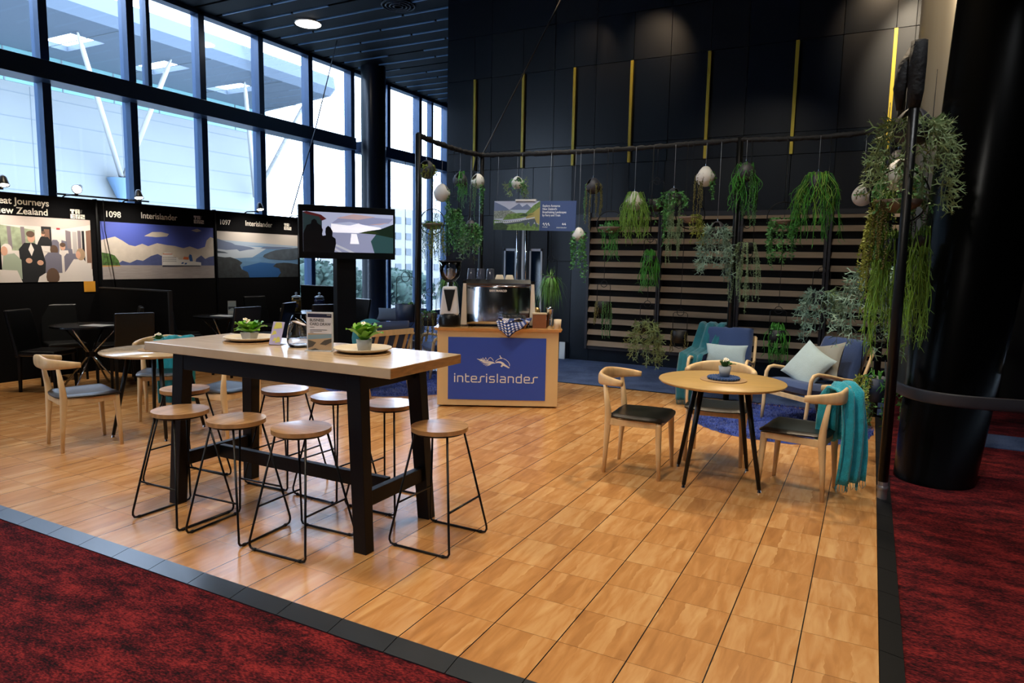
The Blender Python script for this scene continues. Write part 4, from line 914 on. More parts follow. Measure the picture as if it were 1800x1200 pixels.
def planter(shape,label,x,y,z,potm,kinds,r=.09,topz=3.0,extra=None,ang=None,name='hanging_planter'):
    idx[0]+=1; rg=random.Random(100+idx[0]); t=thing(name,label,'hanging plant',(x,y,z),0,GRP)
    H=topz-.02-z
    if shape=='globe':
        globe_pot(r,potm,t,rg.uniform(0,3) if ang is None else ang); MB().cyl(0,0,r*.05,r*.12,r*.93,n=20).build('soil_disc',soil,t)
        MB().tube([(0,0,r*1.15),(0,0,H)],.0022,5).build('hanging_wire',cordm,t); MB().cyl(0,0,r*1.15,r*1.15+.03,.006,n=8).build('wire_clamp',chrome,t); zt=r*.35; rr=r*.9
    elif shape=='bowl':
        R2=r*1.18
        MB().tube([(R2*math.cos(k*PI/24),0,R2*math.sin(k*PI/24)+R2*.15) for k in range(48)],.006,8,closed=True).build('ring_hanger',wirem,t).rotation_euler=(0,0,.25)
        MB().lathe([(0,-r*.55),(r*.4,-r*.5),(r*.8,-r*.25),(r,.0),(r*.97,.0),(r*.9,-.02),(0,-.02)],32).build('pot',potm,t)
        P=[(0+rg.uniform(-.004,.004),0,R2*1.15+(H-R2*1.15)*k/14) for k in range(15)]
        MB().tube(P,.0035,5).build('hanging_chain',wirem,t); zt=0; rr=r*.9
    else: # bucket in a wire frame
        h=r*1.7
        MB().lathe([(0,-h*.5),(r*.88,-h*.5),(r,h*.5),(r*.94,h*.5),(r*.9,h*.4),(0,h*.4)],28).build('pot',potm,t)
        a=r*1.02; top=h*.5+r*2.6; m=MB().tube([(-a,0,-h*.5),(-a,0,top-.02),(-a+.02,0,top),(a-.02,0,top),(a,0,top-.02),(a,0,-h*.5)],.004,6)
        m.tube([(r*.48*math.cos(k*PI/10),0,top+r*.48*math.sin(k*PI/10)) for k in range(20)],.004,6,closed=True); m.tube([(-a,0,-h*.5),(-a*.7,0,-h*.5-.05),(0,0,-h*.5-.07),(a*.7,0,-h*.5-.05),(a,0,-h*.5)],.004,6); m.build('wire_frame',wirem,t)
        if H>top+r*.5: MB().tube([(0,0,top+r*.48),(0,0,H)],.003,5).build('hanging_rod',wirem,t)
        zt=h*.45; rr=r*.9
    for kd in kinds:
        k,n,out,drop=kd[:4]; arc=kd[4] if len(kd)>4 else None
        foliage(k,rg,n,rr,out,drop,arc,zt,t,lift=.05)
    return t
B=darkpot; K=potblack; Wt=white; LB=-.42
LEFT=(2.2,4.0); RIGHT=(-.9,.9); FRONT=(3.6,5.8)
# left side bar
planter('globe','dark globe planter hanging just behind the left scaffold pole',LB,4.70,2.64,B,[('moss',16,.05,.16,(-1.6,.8)),('pearl',6,.04,.32)],.10)
planter('globe','white globe planter hanging lowest of the globes against the window',LB,5.03,2.40,Wt,[('pearl',5,.02,.62,(2.4,3.6)),('ivy',4,.02,.50,(-.5,.5))],.10,ang=.3)
planter('bowl','taupe bowl in a wire ring with yellow green trailers, nearest the left pole',LB,4.82,2.02,brownpot,[('ivy',14,.01,.06),('moss',16,.06,.50,(-1.2,.3)),('pearl',10,.03,.55),('pearl',8,.02,.38)],.13)
planter('bucket','dark bucket planter with leafy trailers under the left side bar',LB,5.30,2.16,K,[('ivy',34,.10,.62)],.072)
planter('globe','dark globe planter with tendrils, left neighbour of a white globe',LB,5.45,2.60,B,[('spag2',16,.05,.42,(-1.3,.5)),('pearl',5,.03,.50,(-1,.2))],.092,ang=2)
planter('globe','white globe planter next to the scaffold corner pole',LB,5.90,2.64,Wt,[('pearl',5,.03,.62,(3.6,5.2)),('ivy',5,.02,.55,(-.6,.4)),('brown',3,.0,.5,(4,5))],.088,ang=1.2)
planter('globe','small dark globe planter with bushy narrow leaves in front of the corner pole',LB,5.72,2.02,B,[('ivy',22,.10,.42,(-1.6,.8)),('stag2',8,.08,.50)],.085)
planter('bucket','dark bucket with hanging bead strands in front of the window, beside the grinder',LB,4.77,.86,K,[('brown',16,.03,.48),('ivy',10,.01,.06)],.095)
planter('bucket','large dark blue bucket in a tall wire frame in front of the window',LB-.35,4.75,.92,bluepot,[('ivy',6,.0,.03)],.13)
planter('bucket','long bladed green plant hanging behind the coffee grinder',LB,5.15,1.30,K,[('grass',110,.20,.55)],.075)
# back bar
BY=6.0
planter('globe','white globe planter with spiky leaves above the landscape sign',.125,BY,2.61,Wt,[('stag2',7,.10,.26),('ivy',8,.09,.20)],.075)
planter('globe','dark globe planter with brown and green bead strands, right of the sign',1.195,BY,2.53,B,[('pearl',6,.03,.50,(2.4,3.8)),('brown',9,.04,.48,(-1,.7)),('brown',5,.01,.62,(3.4,4.8))],.092,ang=.8)
planter('globe','white globe nearly hidden by pale green tendrils',1.735,BY,2.33,Wt,[('spag',90,.14,.62)],.105)
planter('bucket','empty looking black bucket in a wire frame beside the pale tendrils',1.97,BY+.12,2.29,K,[('ivy',6,.02,.38)],.085)
planter('globe','small dark globe with round leaves and long vine tails at centre',2.215,BY,2.38,B,[('ivy',20,.13,.28),('ivy',10,.05,.65,(2.6,4.2)),('pale',16,.05,.95,(4.2,6.2))],.085)
planter('bowl','taupe bowl in a wire ring directly below the dark globe with bead strands',1.44,BY,2.03,brownpot,[('spag2',20,.06,.50),('ivy',20,.03,.08)],.145)
planter('globe','small white speckled globe with leafy vines at the right end of the sign',1.018,BY,1.93,Wt,[('ivy',9,.03,.50,(3.3,4.6)),('ivy',9,.05,.72,(-1,.3))],.082,ang=.5)
planter('globe','white globe planter with brown strands, third white one from the left on the back bar',2.575,BY,2.59,Wt,[('brown',5,.01,.62,(3.6,5)),('ivy',9,.02,.40,(-.8,.4)),('brown',4,.05,.62,(2.8,3.4))],.105,ang=.2)
planter('bowl','taupe bowl in a wire ring with olive trailers, centre of the back bar',2.42,BY,2.14,brownpot,[('moss',16,.08,.36,(-1.3,.9)),('pale',16,.05,.52,(2.4,4.4)),('moss',8,.03,.08)],.14)
planter('globe','dark globe buried in blue green staghorn fronds left of the middle pole',2.74,BY,1.98,B,[('stag',26,.17,.62)],.09)
planter('globe','dark globe with bright green tendrils in front of the middle pole',3.02,BY,2.62,B,[('spag2',44,.13,.58),('pearl',5,.05,.78,(-1,.2))],.10)
planter('bucket','dark blue bucket hanging just below the tendrils at the middle pole',3.06,BY+.15,2.37,bluepot,[('pearl',8,.04,.45)],.07)
planter('bowl','taupe bowl in a wire ring with small leaved trailers, right of the middle pole',3.45,BY,2.09,brownpot,[('ivy',30,.06,.14),('ivy',10,.04,.60,(2.6,3.8)),('ivy',8,.03,.55,(-1,.4)),('ivy',5,.0,.55,(4.2,5))],.145)
planter('globe','dark globe overflowing with long bright green tendrils at right of the back bar',3.775,BY,2.48,B,[('spag2',55,.20,.78),('spag',45,.19,.55)],.105)
planter('globe','white globe planter at the far right end of the back bar',4.215,BY,2.33,Wt,[('brown',4,.06,.08),('ivy',6,.05,.05)],.10,ang=2.6)
planter('bucket','small round bright green plant low in front of the louvres, centre left',1.955,BY,1.62,K,[('spag2',50,.09,.48)],.075)
planter('bucket','long pale trailing plant hanging at the middle pole at mid height',3.07,BY,1.78,K,[('pale',34,.13,.85)],.075)
planter('bucket','bucket of bead strands low in front of the louvres at left',1.38,BY,1.03,K,[('brown',9,.04,.34,(2.6,4.4)),('pearl',14,.04,.55,(-1.4,.8))],.085)
planter('bucket','olive staghorn plant low in front of the louvres at left',1.95,BY,.80,K,[('stag2',26,.15,.58)],.085)
planter('bucket','dark bucket beside the teal draped armchair with sparse strands',2.36,BY,.72,K,[('brown',8,.03,.45)],.085)
planter('bucket','low bright green trailing plant between the two blue armchairs',3.46,BY,.80,K,[('spag2',40,.10,.45),('ivy',10,.02,.08)],.085)
planter('bucket','blue green staghorn plant above the right armchair',3.88,BY,1.25,K,[('stag',20,.17,.60),('stag2',10,.16,.35,(-1.2,.8))],.085)
planter('bucket','big arching grassy plant hanging right of the espresso machine',.64,BY,1.33,K,[('grass',240,.19,.62)],.085)
# right side bar cluster
RX=4.5
planter('globe','large dark globe with grey green staghorn fronds at the top of the right pole',RX+.04,3.32,2.53,B,[('stag2',30,.20,.68),('stag2',8,.16,.12)],.12)
planter('bowl','wide taupe bowl with bead and leaf trailers high on the right side bar',RX-.0,3.55,2.07,brownpot,[('pearl',12,.04,.50),('brown',9,.03,.62,(2.6,4.4)),('moss',20,.10,.75,(2.4,3.6)),('ivy',20,.08,.12),('spag',22,.10,1.0,(2.3,3.4))],.165)
planter('globe','white teardrop planter hanging behind the right scaffold pole',RX,3.9,2.28,Wt,[('ivy',14,.10,.30)],.11)
planter('bucket','long light green tendrils hanging down the right side beside the pole',RX,3.8,1.72,bluepot,[('spag',75,.17,1.05)],.10)
planter('bucket','blue green staghorn mass hanging lowest at the right of the louvres',RX-.10,4.6,1.50,K,[('stag',34,.22,.80)],.10)
planter('globe','bushy yellow green vine near the right end of the wrapped bar',RX,5.2,2.55,B,[('ivy',22,.12,.55),('moss',14,.10,.85)],.10)
planter('bucket','light green tendrils hanging between the scaffold pole and the leaning column',RX+.17,3.62,1.78,K,[('spag',34,.055,.95)],.05)
planter('bucket','fresh green trailing plant hanging low behind the teal throw chair',RX-.05,3.95,.62,bluepot,[('spag2',10,.10,.15),('moss',26,.15,.62,(2.2,4.4)),('ivy',14,.14,.55)],.11)
# ---------------------------------------------------------------- landscape sign on the back bar
t=thing('landscape_sign','wide hanging sign with a train viaduct picture and white writing','sign',(.39,5.97,2.18),R_(-1)); t.rotation_euler=(0,R_(1.2),R_(-1))
P_=[mat('print_sky','b9bdd0',.6),mat('print_far_hill','6d7896',.7),mat('print_green','6c8a4c',.8,var=.5,vscale=30),mat('print_dark_green','3c5038',.8,var=.4,vscale=30),mat('print_water','aebccb',.5),mat('print_train','c9ccd0',.5),mat('print_viaduct','4a5560',.6),mat('sign_blue','3c4f7c',.6),mat('print_ochre','a79a5c',.8),mat('print_town','8f968c',.8,var=.6,vscale=60)]
bd=MB().mat(7).box(-.6,.6,0,.012,-.19,.19).build('board',P_,t)
m=MB(); A=dict(W=.69,H=.38,x0=-.6,z0=-.19,y=-.0005)
for k,poly,l in ((0,[(0,0),(1,0),(1,1),(0,1)],1),(1,[(0,.62),(0,.98),(.12,.9),(.25,.8),(.38,.66)],3),(1,[(.3,.66),(.45,.82),(.55,.92),(.62,.8),(.72,.9),(.85,.72),(.9,.62)],2),(4,[(0,.55),(1,.55),(1,.70),(0,.70)],2.5),(9,[(0,.38),(.3,.42),(.55,.55),(.35,.68),(0,.66)],4),(2,[(.2,.35),(.6,.42),(.9,.55),(.6,.60),(.3,.55)],5),(3,[(.55,.5),(.75,.62),(.72,.48)],6),(8,[(.7,.42),(.82,.68),(1,.95),(1,.2),(.9,.3)],5),(2,[(.68,.55),(.86,.85),(1,1),(1,.8),(.85,.6)],6),
  (2,[(0,0),(1,0),(1,.2),(.7,.28),(.2,.32),(0,.36)],6),(3,[(0,.0),(.3,.0),(.32,.14),(.2,.26),(.06,.24),(0,.16)],9),(6,[(.15,.24),(.9,.40),(.98,.12),(.93,.12),(.9,.3),(.84,.14),(.8,.14),(.78,.3),(.7,.14),(.66,.26),(.2,.17)],7),(5,[(.02,.30),(.3,.31),(.6,.36),(.9,.46),(.9,.43),(.6,.31),(.3,.24),(.02,.24)],8)):
    pic(m,k,poly,l,**A)
for i in range(16): a=.05+i*.045; zz=.275+.13*a*a+.02*a; pic(m,6,[(a,zz-.012),(a+.025,zz-.008),(a+.025,zz+.015),(a,zz+.011)],9,**A)
m.build('printed_picture',P_,bd,fix=False)
wt=mat('sign_text_white','e4e6ea',.5)
text('sign_writing',"Explore Aotearoa\nNew Zealand's\nBreathtaking Landscapes\nby Ferry and Train",.040,.125,.115,-.002,wt,bd,bold=.0006,sx=.86)
m=MB()
for k in range(3): m.add([(.13+k*.035,-.002,-.11+.008*(k%2)),(.15+k*.035,-.002,-.085),(.17+k*.035,-.002,-.125),(.155+k*.035,-.002,-.125),(.148+k*.035,-.002,-.105)],[(0,1,2,3,4)])
m.at(.41,0,-.115); 
for k in range(2): m.add([(-.0+k*.03,-.002,.01),(.015+k*.03,-.002,.03),(.03+k*.03,-.002,.005),(.018+k*.03,-.002,-.002)],[(0,1,2,3)])
m.build('sign_emblem',wt,bd)
text('emblem_writing','interislander',.026,.335,-.155,-.002,wt,bd,sx=1.1); text('emblem_writing','KiwiRail',.022,.135,-.15,-.002,wt,bd)
MB().box(-.27,.03,-.02,.02,.19,.212).build('white_clip',white,t)
m=MB()
for x in (-.56,-.2,.22,.56): m.tube([(x,.006,.18),(x,.006,.80)],.002,5)
m.build('hanging_wire',cordm,t)
# ---------------------------------------------------------------- hanging screen
t=thing('display_screen','wide flat screen showing two silhouettes by a lake, on a dark stand','television',(-1.97,5.08,0),R_(55.6))
TVW,TVH,TVZ=.655,.35,1.925
bz=mat('screen_bezel','0b0c10',.3)
MB().box(-TVW,TVW,-.03,.03,TVZ-TVH,TVZ+TVH).build('bezel',bz,t,bev=.004)
MB().box(-.12,.12,.03,.12,TVZ-.2,TVZ+.2).build('wall_bracket',blackm,t)
def em(n,c,e): return mat(n,c,.4,emit=e)
SC=[em('scr_sky','aab0cc',.8),em('scr_glow','f0eef6',.9),em('scr_cloud','8f93b4',.7),em('scr_water','8f93b0',.75),em('scr_darkwater','2c4a4c',.7),em('scr_hill','16261c',.6),em('scr_dark','08090e',.3),em('scr_red','5a2224',.5),em('scr_wall','2a3c40',.5),em('scr_rail','b9bcc8',.7),em('scr_cloud2','c0a5a8',.7),em('scr_green','2f3c1c',.6)]
m=MB(); A=dict(W=1.21,H=.50,x0=-.58+-.0,z0=TVZ-.25,y=-.031)
A=dict(W=1.225,H=.525,x0=-.60,z0=TVZ-.262,y=-.0305)
for k,poly,l in ((0,[(0,0),(1,0),(1,1),(0,1)],1),(1,[(.3,.5),(.3,.72),(.5,.68),(.62,.72),(.85,.66),(.9,.5)],2),(2,[(.3,.72),(.5,.78),(.72,.70),(.95,.78),(1,.9),(.7,.92),(.4,.9)],2.5),(10,[(.35,.86),(.55,.98),(.8,.93),(.6,.84)],3),(10,[(.7,.72),(.95,.80),(1,.84),(.85,.73)],3.4),(1,[(.42,.62),(.6,.75),(.7,.66),(.62,.6)],3.6),
  (3,[(.25,0),(1,0),(1,.5),(.25,.5)],3.8),(4,[(.78,0),(1,0),(1,.5),(.8,.48),(.74,.3)],4.3),(1,[(.52,.48),(.58,.48),(.62,.1),(.5,.1)],4.4),(3,[(.45,.0),(.75,.0),(.7,.22),(.5,.22)],4.6),(5,[(.6,.5),(.7,.56),(.85,.62),(1,.76),(1,.40),(.8,.48)],5),(11,[(.6,.5),(.68,.55),(.78,.56),(.84,.5)],5.4),
  (9,[(.30,.26),(.56,.0),(.50,.0),(.30,.2)],5),(9,[(.30,.17),(.42,.0),(.38,.0),(.30,.10)],5),(8,[(0,0),(.2,0),(.2,.82),(.15,.92),(0,.98)],5.5),(7,[(0,.98),(.04,1),(.19,.93),(.25,.83),(.2,.78),(.17,.88),(.04,.93)],6),
  (6,[(0,0),(.24,0),(.22,.3),(.2,.45),(.21,.55),(.19,.66),(.15,.72),(.145,.78),(.12,.82),(.09,.78),(.085,.7),(.04,.66),(.0,.45)],6.5),(6,[(.18,0),(.33,0),(.35,.22),(.345,.34),(.31,.40),(.315,.52),(.29,.62),(.265,.66),(.24,.6),(.235,.5),(.24,.42),(.2,.4),(.17,.3)],7)):
    pic(m,k,poly,l,**A)
m.build('screen_picture',SC,t,fix=False)
MB().box(-.13,.13,.10,.32,.0,TVZ+.1).build('stand_column',black,t); MB().box(-.4,.4,-.1,.45,0,.03).build('stand_base',black,t)
# ---------------------------------------------------------------- poster boards along x=-4.93 (face +X)
fabm=mat('black_board_fabric','040406',.9,spec=.15); cream=mat('letter_cream','e9e2d2',.6); orange=mat('orange_square','d9982a',.6)
PX=-4.93
def board(y0,y1,label,name='poster_board'):
    t=thing(name,label,'display board',(PX,(y0+y1)/2,0),PI/2,'poster boards in a row before the windows'); w=(y1-y0)/2
    MB().box(-w+.01,w-.01,0,.05,0,2.30).build('board_panel',fabm,t)
    MB().box(-w,-w+.012,-.012,.05,0,2.31).build('edge_post',blackm,t); MB().box(w-.012,w,-.012,.05,0,2.31).build('edge_post',blackm,t)
    return t,w
def trenz(t,x,z,s=1):
    m=MB(); c=.068*s; g=.075*s
    def cell(i,j,cuts):
        x0=x+i*g; z0=z-.085*s+j*g; pic(m,0,[(0,0),(1,0),(1,1),(0,1)],1,c,c,x0,z0,y=-.003)
        for a,b,a2,b2 in cuts: pic(m,1,[(a,b),(a2,b),(a2,b2),(a,b2)],2.5,c,c,x0,z0,y=-.003)
    cell(0,1,[(0,.0,.26,.55),(.74,0,1,.55)]); cell(1,1,[(.36,.58,.68,.74),(.42,0,.6,.34)])
    cell(0,0,[(.42,.6,1,.72),(.42,.26,1,.38)]); cell(1,0,[(.34,0,.46,.62),(.56,.4,.68,1)]); cell(2,0,[(0,.58,.56,.72),(.42,.28,1,.42)])
    for k in range(3): m.mat(0); pic(m,2,[(0,0),(.5-.08*k,0),(.5-.08*k,.09),(0,.09)],1,c,c,x+2*g,z-.085*s+g+c*(.8-.28*k),y=-.003)
    m.build('board_logo',[cream,fabm,mat('logo_grey','8d8b86',.6)],t,fix=False)
# train interior board
t,w=board(1.62,3.47,'poster board with a train dining car picture and a two line title, furthest left'); cx=(1.62+3.47)/2
text('title','Great Journeys',.114,2.175-cx,2.165,-.003,cream,t,bold=.0018,sx=1.0); text('title','New Zealand',.114,2.235-cx,2.05,-.003,cream,t,bold=.0018,sx=1.0)
trenz(t,3.13-cx,2.105,.85)
TP=[mat('tr_ceiling','c3b6ad',.7),mat('tr_wall','d8cfc6',.7),mat('tr_window','9aa588',.6,var=.4,vscale=12),mat('tr_curtain','7f7478',.7),mat('tr_seat','6d6a78',.7),mat('tr_black','121317',.7),mat('tr_skin','c99a80',.7),mat('tr_hair','5b4434',.7),mat('tr_cream','d9d0c8',.7),mat('tr_green','9aa590',.7),mat('tr_wood','7a5a48',.7),mat('tr_grey','b0aaa6',.7),mat('tr_red','a03038',.7),mat('tr_blond','a78a6c',.7)]
m=MB(); A=dict(W=1.72,H=.81,x0=1.66-cx,z0=1.215,y=-.002)
def el(cx_,cy_,rx_,ry_,n=14): return [(cx_+rx_*math.cos(2*PI*k/n),cy_+ry_*math.sin(2*PI*k/n)) for k in range(n)]
o_=.37 # visible part begins at u=.37 of the picture
def U(pl): return [(o_+(1-o_)*a,b) for a,b in pl]
for k,poly,l in ((1,[(0,0),(1,0),(1,1),(0,1)],1),(0,[(0,1),(1,1),(1,.92),(.62,.82),(.4,.86),(0,.86)],1.5),(2,[(0,.48),(.36,.48),(.36,.80),(0,.86)],1.5),(3,[(.08,.5),(.12,.5),(.11,.84),(.07,.84)],2),(3,[(.22,.5),(.26,.5),(.25,.84),(.21,.84)],2),(5,[(.43,.6),(.54,.6),(.54,.86),(.43,.86)],2),(10,[(.46,.62),(.52,.62),(.52,.82),(.46,.82)],2.4),(12,[(.60,.82),(.64,.82),(.64,.85),(.60,.85)],2),
   (3,[(.70,.45),(.76,.45),(.76,.8),(.70,.82)],2),(11,[(.78,.4),(.83,.4),(.83,.8),(.78,.8)],2),(3,[(.84,.4),(.88,.4),(.88,.82),(.84,.82)],2.2),(5,[(.89,.3),(.92,.3),(.92,.82),(.89,.82)],2.3),(10,[(.94,.2),(1,.2),(1,.84),(.94,.82)],2),
   (4,[(.53,.4),(.62,.4),(.62,.62),(.6,.66),(.55,.66),(.53,.62)],3),(4,[(.63,.4),(.72,.4),(.71,.64),(.65,.66)],3),(4,[(.7,.35),(.78,.35),(.77,.52),(.71,.53)],3.2),
   (5,[(.37,.55),(.54,.5),(.54,.62),(.5,.70),(.42,.70),(.39,.62)],3.6),(6,el(.445,.74,.02,.035),3.8),(7,el(.45,.765,.022,.025),3.9),(8,[(.4,.5),(.52,.46),(.52,.56),(.42,.56)],4),
   (7,el(.56,.5,.045,.08),4.2),(6,el(.66,.55,.03,.05),4.2),(8,[(.6,.3),(.74,.3),(.72,.5),(.62,.5)],4.1),(7,el(.66,.585,.034,.035),4.3),
   (4,[(.44,.1),(.64,.1),(.64,.42),(.60,.46),(.49,.46),(.45,.4)],5),(4,[(.67,.1),(.83,.1),(.83,.4),(.8,.45),(.7,.45),(.67,.4)],4.8),
   (8,[(.64,.1),(.96,.0),(.95,.25),(.9,.36),(.78,.36),(.7,.2)],5.4),(13,el(.865,.44,.055,.10),5.6),(6,el(.835,.43,.03,.06),5.7),
   (5,[(.16,.0),(.44,.0),(.46,.3),(.42,.55),(.34,.60),(.24,.60),(.18,.5),(.19,.2)],6),(6,el(.315,.68,.04,.075),6.2),(7,el(.31,.735,.045,.05),6.3),(8,[(.28,.5),(.31,.6),(.34,.5),(.31,.4)],6.4),(6,el(.28,.33,.035,.04),6.5),(6,el(.40,.30,.035,.04),6.5),
   (9,[(-.02,.05),(.2,.05),(.2,.34),(.13,.44),(.02,.40)],6.6),(8,el(.055,.50,.055,.08),6.8),(6,el(.03,.47,.035,.07),6.9),(8,[(-.1,0),(.2,0),(.15,.18),(-.1,.2)],7),(8,[(.36,0),(1,0),(1,.08),(.8,.14),(.45,.14),(.38,.08)],7),(7,el(.53,.08,.075,.14),7.2),(8,[(.92,.0),(.99,.0),(.99,.3),(.94,.3)],6)):
    poly=U(poly); poly=[(min(1,max(0,a)),min(1,max(0,b))) for a,b in poly]; pic(m,k,poly,l,**A)
m.build('printed_picture',TP,t,fix=False)
MB().box(3.255-cx,3.405-cx,-.008,-.004,1.075,1.215).build('orange_square',orange,t)
# ferry board
t,w=board(3.47,5.36,'middle poster board, numbered 1098, with a white ferry on a calm sea'); cx=(3.47+5.36)/2
text('stand_number','1098',.115,3.585-cx,2.085,-.003,cream,t,bold=.0015); text('title','Interislander',.12,4.105-cx,2.10,-.003,cream,t,bold=.0012,sx=.95)
trenz(t,4.97-cx,2.145,.82)
FP=[mat('fe_sky','4a5ab0',.6),mat('fe_cloud','c6bcae',.7,var=.12,vscale=8),mat('fe_hill','4c5684',.7,var=.2,vscale=10),mat('fe_water','a59d9a',.4,var=.15,vscale=6,stretch=(1,1,12)),mat('fe_green','44662c',.8,var=.6,vscale=25),mat('fe_ship','d6d4d0',.5),mat('fe_hull','2a2c40',.5),mat('fe_orange','c8683a',.6),mat('fe_blue','23508c',.6),mat('fe_sand','b58a52',.7)]
m=MB(); A=dict(W=1.80,H=.785,x0=3.515-cx,z0=1.235,y=-.002)
cl=[(0,.25),(1,.25),(1,.80),(.97,.82),(.93,.75),(.91,.62),(.84,.57),(.76,.62),(.70,.58),(.62,.62),(.55,.63),(.46,.66),(.38,.60),(.33,.64),(.27,.59),(.22,.61),(.17,.68),(.11,.75),(.06,.72),(0,.68)]
for k,poly,l in ((0,[(0,0),(1,0),(1,1),(0,1)],1),(1,cl,2),(1,[(.35,.78),(.42,.86),(.5,.87),(.57,.84),(.55,.79),(.45,.77)],2),(1,[(.78,.93),(.84,.97),(.88,.93),(.83,.90)],2),
   (2,[(.1,.24),(.16,.33),(.22,.29),(.28,.35),(.33,.33),(.40,.42),(.46,.46),(.5,.42),(.52,.24)],3),(2,[(.8,.24),(.82,.38),(.87,.45),(.91,.38),(.95,.42),(1,.44),(1,.24)],3),(3,[(0,0),(1,0),(1,.25),(0,.25)],3.5),
   (9,[(0,.22),(.15,.23),(.13,.26),(0,.26)],4),(4,[(0,.245),(.14,.245),(.13,.33),(.10,.42),(.06,.45),(0,.47)],4.5),
   (6,[(.5,.225),(.86,.235),(.86,.26),(.5,.26)],5),(5,[(.495,.25),(.865,.25),(.865,.31),(.79,.33),(.785,.36),(.65,.36),(.64,.40),(.60,.41),(.60,.45),(.50,.45),(.495,.38)],5.2),(5,[(.51,.45),(.59,.45),(.58,.49),(.52,.49)],5.4),(7,[(.505,.455),(.59,.455),(.59,.468),(.505,.468)],5.6),
   (8,[(.755,.33),(.785,.33),(.775,.45),(.755,.47),(.745,.42)],5.6),(7,[(.69,.37),(.74,.36),(.745,.41),(.70,.42)],5.6),(8,[(.67,.28),(.69,.28),(.70,.31),(.68,.31)],5.8),(8,[(.7,.27),(.72,.27),(.73,.3),(.71,.3)],5.8)):
    pic(m,k,poly,l,**A)
for r_ in range(3):
    for c_ in range(9): pic(m,6,[(.505+c_*.014,.395-r_*.035),(.513+c_*.014,.395-r_*.035),(.513+c_*.014,.405-r_*.035),(.505+c_*.014,.405-r_*.035)],5.9,**A)
m.build('printed_picture',FP,t,fix=False)
# sounds board
t,w=board(5.36,7.16,'poster board numbered 1097 with an aerial view of sea and islands, nearest the screen'); cx=(5.36+7.16)/2
text('stand_number','1097',.11,5.435-cx,2.088,-.003,cream,t,bold=.0015); text('title','Interislander',.12,5.95-cx,2.095,-.003,cream,t,bold=.0012,sx=.95)
trenz(t,6.80-cx,2.135,.80)
SP=[mat('so_sky','b3aca4',.6),mat('so_haze','8fa0b4',.6),mat('so_far','5c6a86',.7),mat('so_island','44505c',.8,var=.35,vscale=9),mat('so_dark','2e3438',.8,var=.4,vscale=12),mat('so_sea','5f83a8',.4,var=.15,vscale=4,stretch=(1,1,6)),mat('so_blue','2f5b92',.4),mat('so_light','a5b0bc',.5)]
m=MB(); A=dict(W=1.735,H=.745,x0=5.385-cx,z0=1.235,y=-.002)
for k,poly,l in ((0,[(0,0),(1,0),(1,1),(0,1)],1),(1,[(0,.5),(1,.5),(1,.74),(.5,.78),(0,.82)],1.5),(5,[(0,0),(1,0),(1,.68),(.5,.72),(0,.66)],2),(7,[(0,.4),(.4,.45),(.6,.68),(.3,.7),(0,.62)],2.4),(6,[(.28,0),(.85,0),(.8,.3),(.5,.34),(.28,.24)],2.4),
   (2,[(0,.62),(.1,.60),(.22,.62),(.25,.58),(.35,.62),(.44,.64),(.38,.68),(.3,.70),(.2,.72),(.16,.76),(.1,.78),(0,.84)],3),(3,[(0,.53),(.12,.53),(.08,.56),(0,.58)],3),(2,[(.5,.66),(.6,.65),(.75,.66),(.95,.70),(.8,.71),(.55,.70)],3),
   (3,[(.53,.47),(.6,.42),(.75,.40),(.88,.40),(1,.42),(1,.70),(.9,.68),(.8,.66),(.7,.63),(.62,.58),(.55,.52)],5.5),(4,[(0,0),(.36,0),(.34,.12),(.27,.18),(.25,.27),(.28,.33),(.22,.40),(.14,.45),(.08,.44),(0,.46)],4),(4,[(.72,0),(1,0),(1,.30),(.9,.33),(.8,.34),(.7,.32),(.66,.25),(.74,.20),(.76,.1)],4)):
    pic(m,k,poly,l,**A)
m.build('printed_picture',SP,t,fix=False)
tag(MB().at(-4.95,.5,0).box(-.03,.03,-1.1,1.1,0,2.30).build('blank_board',fabm),'blank black board end left of the poster boards, mostly outside the frame','display board')
# clip on spotlights
def clip(y,z,label,lit=True,e=12,rz=-40,ry=150):
    t=thing('clip_spotlight',label,'spotlight',(PX,y,2.30),0,'spotlights clipped on top of the poster boards')
    MB().tube([(0,0,0),(.05,0,.02),(.32,0,.02)],.010,8).build('arm',blackm,t)
    MB().tube([(.30,0,.0),(.30,0,.06),(.33,0,.12)],.02,8).build('bracket',blackm,t)
    MB().at(.35,0,.10,rz=R_(rz),ry=R_(ry)).lathe([(.02,-.06),(.035,-.04),(.055,.04),(.058,.06)],20).build('lamp_head',mat('grey_lamp_head','3b3d42',.35,.4),t,solid=.003)
    MB().at(.35,0,.10,rz=R_(rz),ry=R_(ry)).cyl(0,0,.045,.052,.05,n=20).build('bulb',mat('lit_bulb','fff4e0',.3,emit=30 if lit else 8),t)
    light('SPOT','clip_spot',(PX+.52,y,2.28),e*1.9,(1,.9,.78),.05,target=(PX,y,1.5),angle=120,blend=1)
for y,l,e in ((3.05,'brightly lit clip spotlight above the train picture, pointing at the room',22),(3.85,'angled clip spotlight at the left end of the 1098 board',22),(2.2,'clip spotlight above the Great Journeys title at the left edge',22),(5.95,'small clip spotlight above the 1097 board',22),(6.95,'clip spotlight at the right end of the 1097 board',14)): clip(y,2.3,l,e=e,rz=-52 if y==3.05 else -20,ry=112 if y==3.05 else 160)
tag(MB().tube([(-4.88,2.95,2.33),(-4.80,4.15,2.33)],.012,6).build('light_rail',blackm),'thin black rail carrying spotlights above the join of the first two boards','rail')
tag(MB().tube([(-4.86,3.53,2.3),(-4.90,3.56,1.9),(-4.89,3.62,1.5),(-4.9,3.68,1.05)],.006,6).build('power_cord',blackm),'black cord hanging down the left edge of the ferry picture','cord')
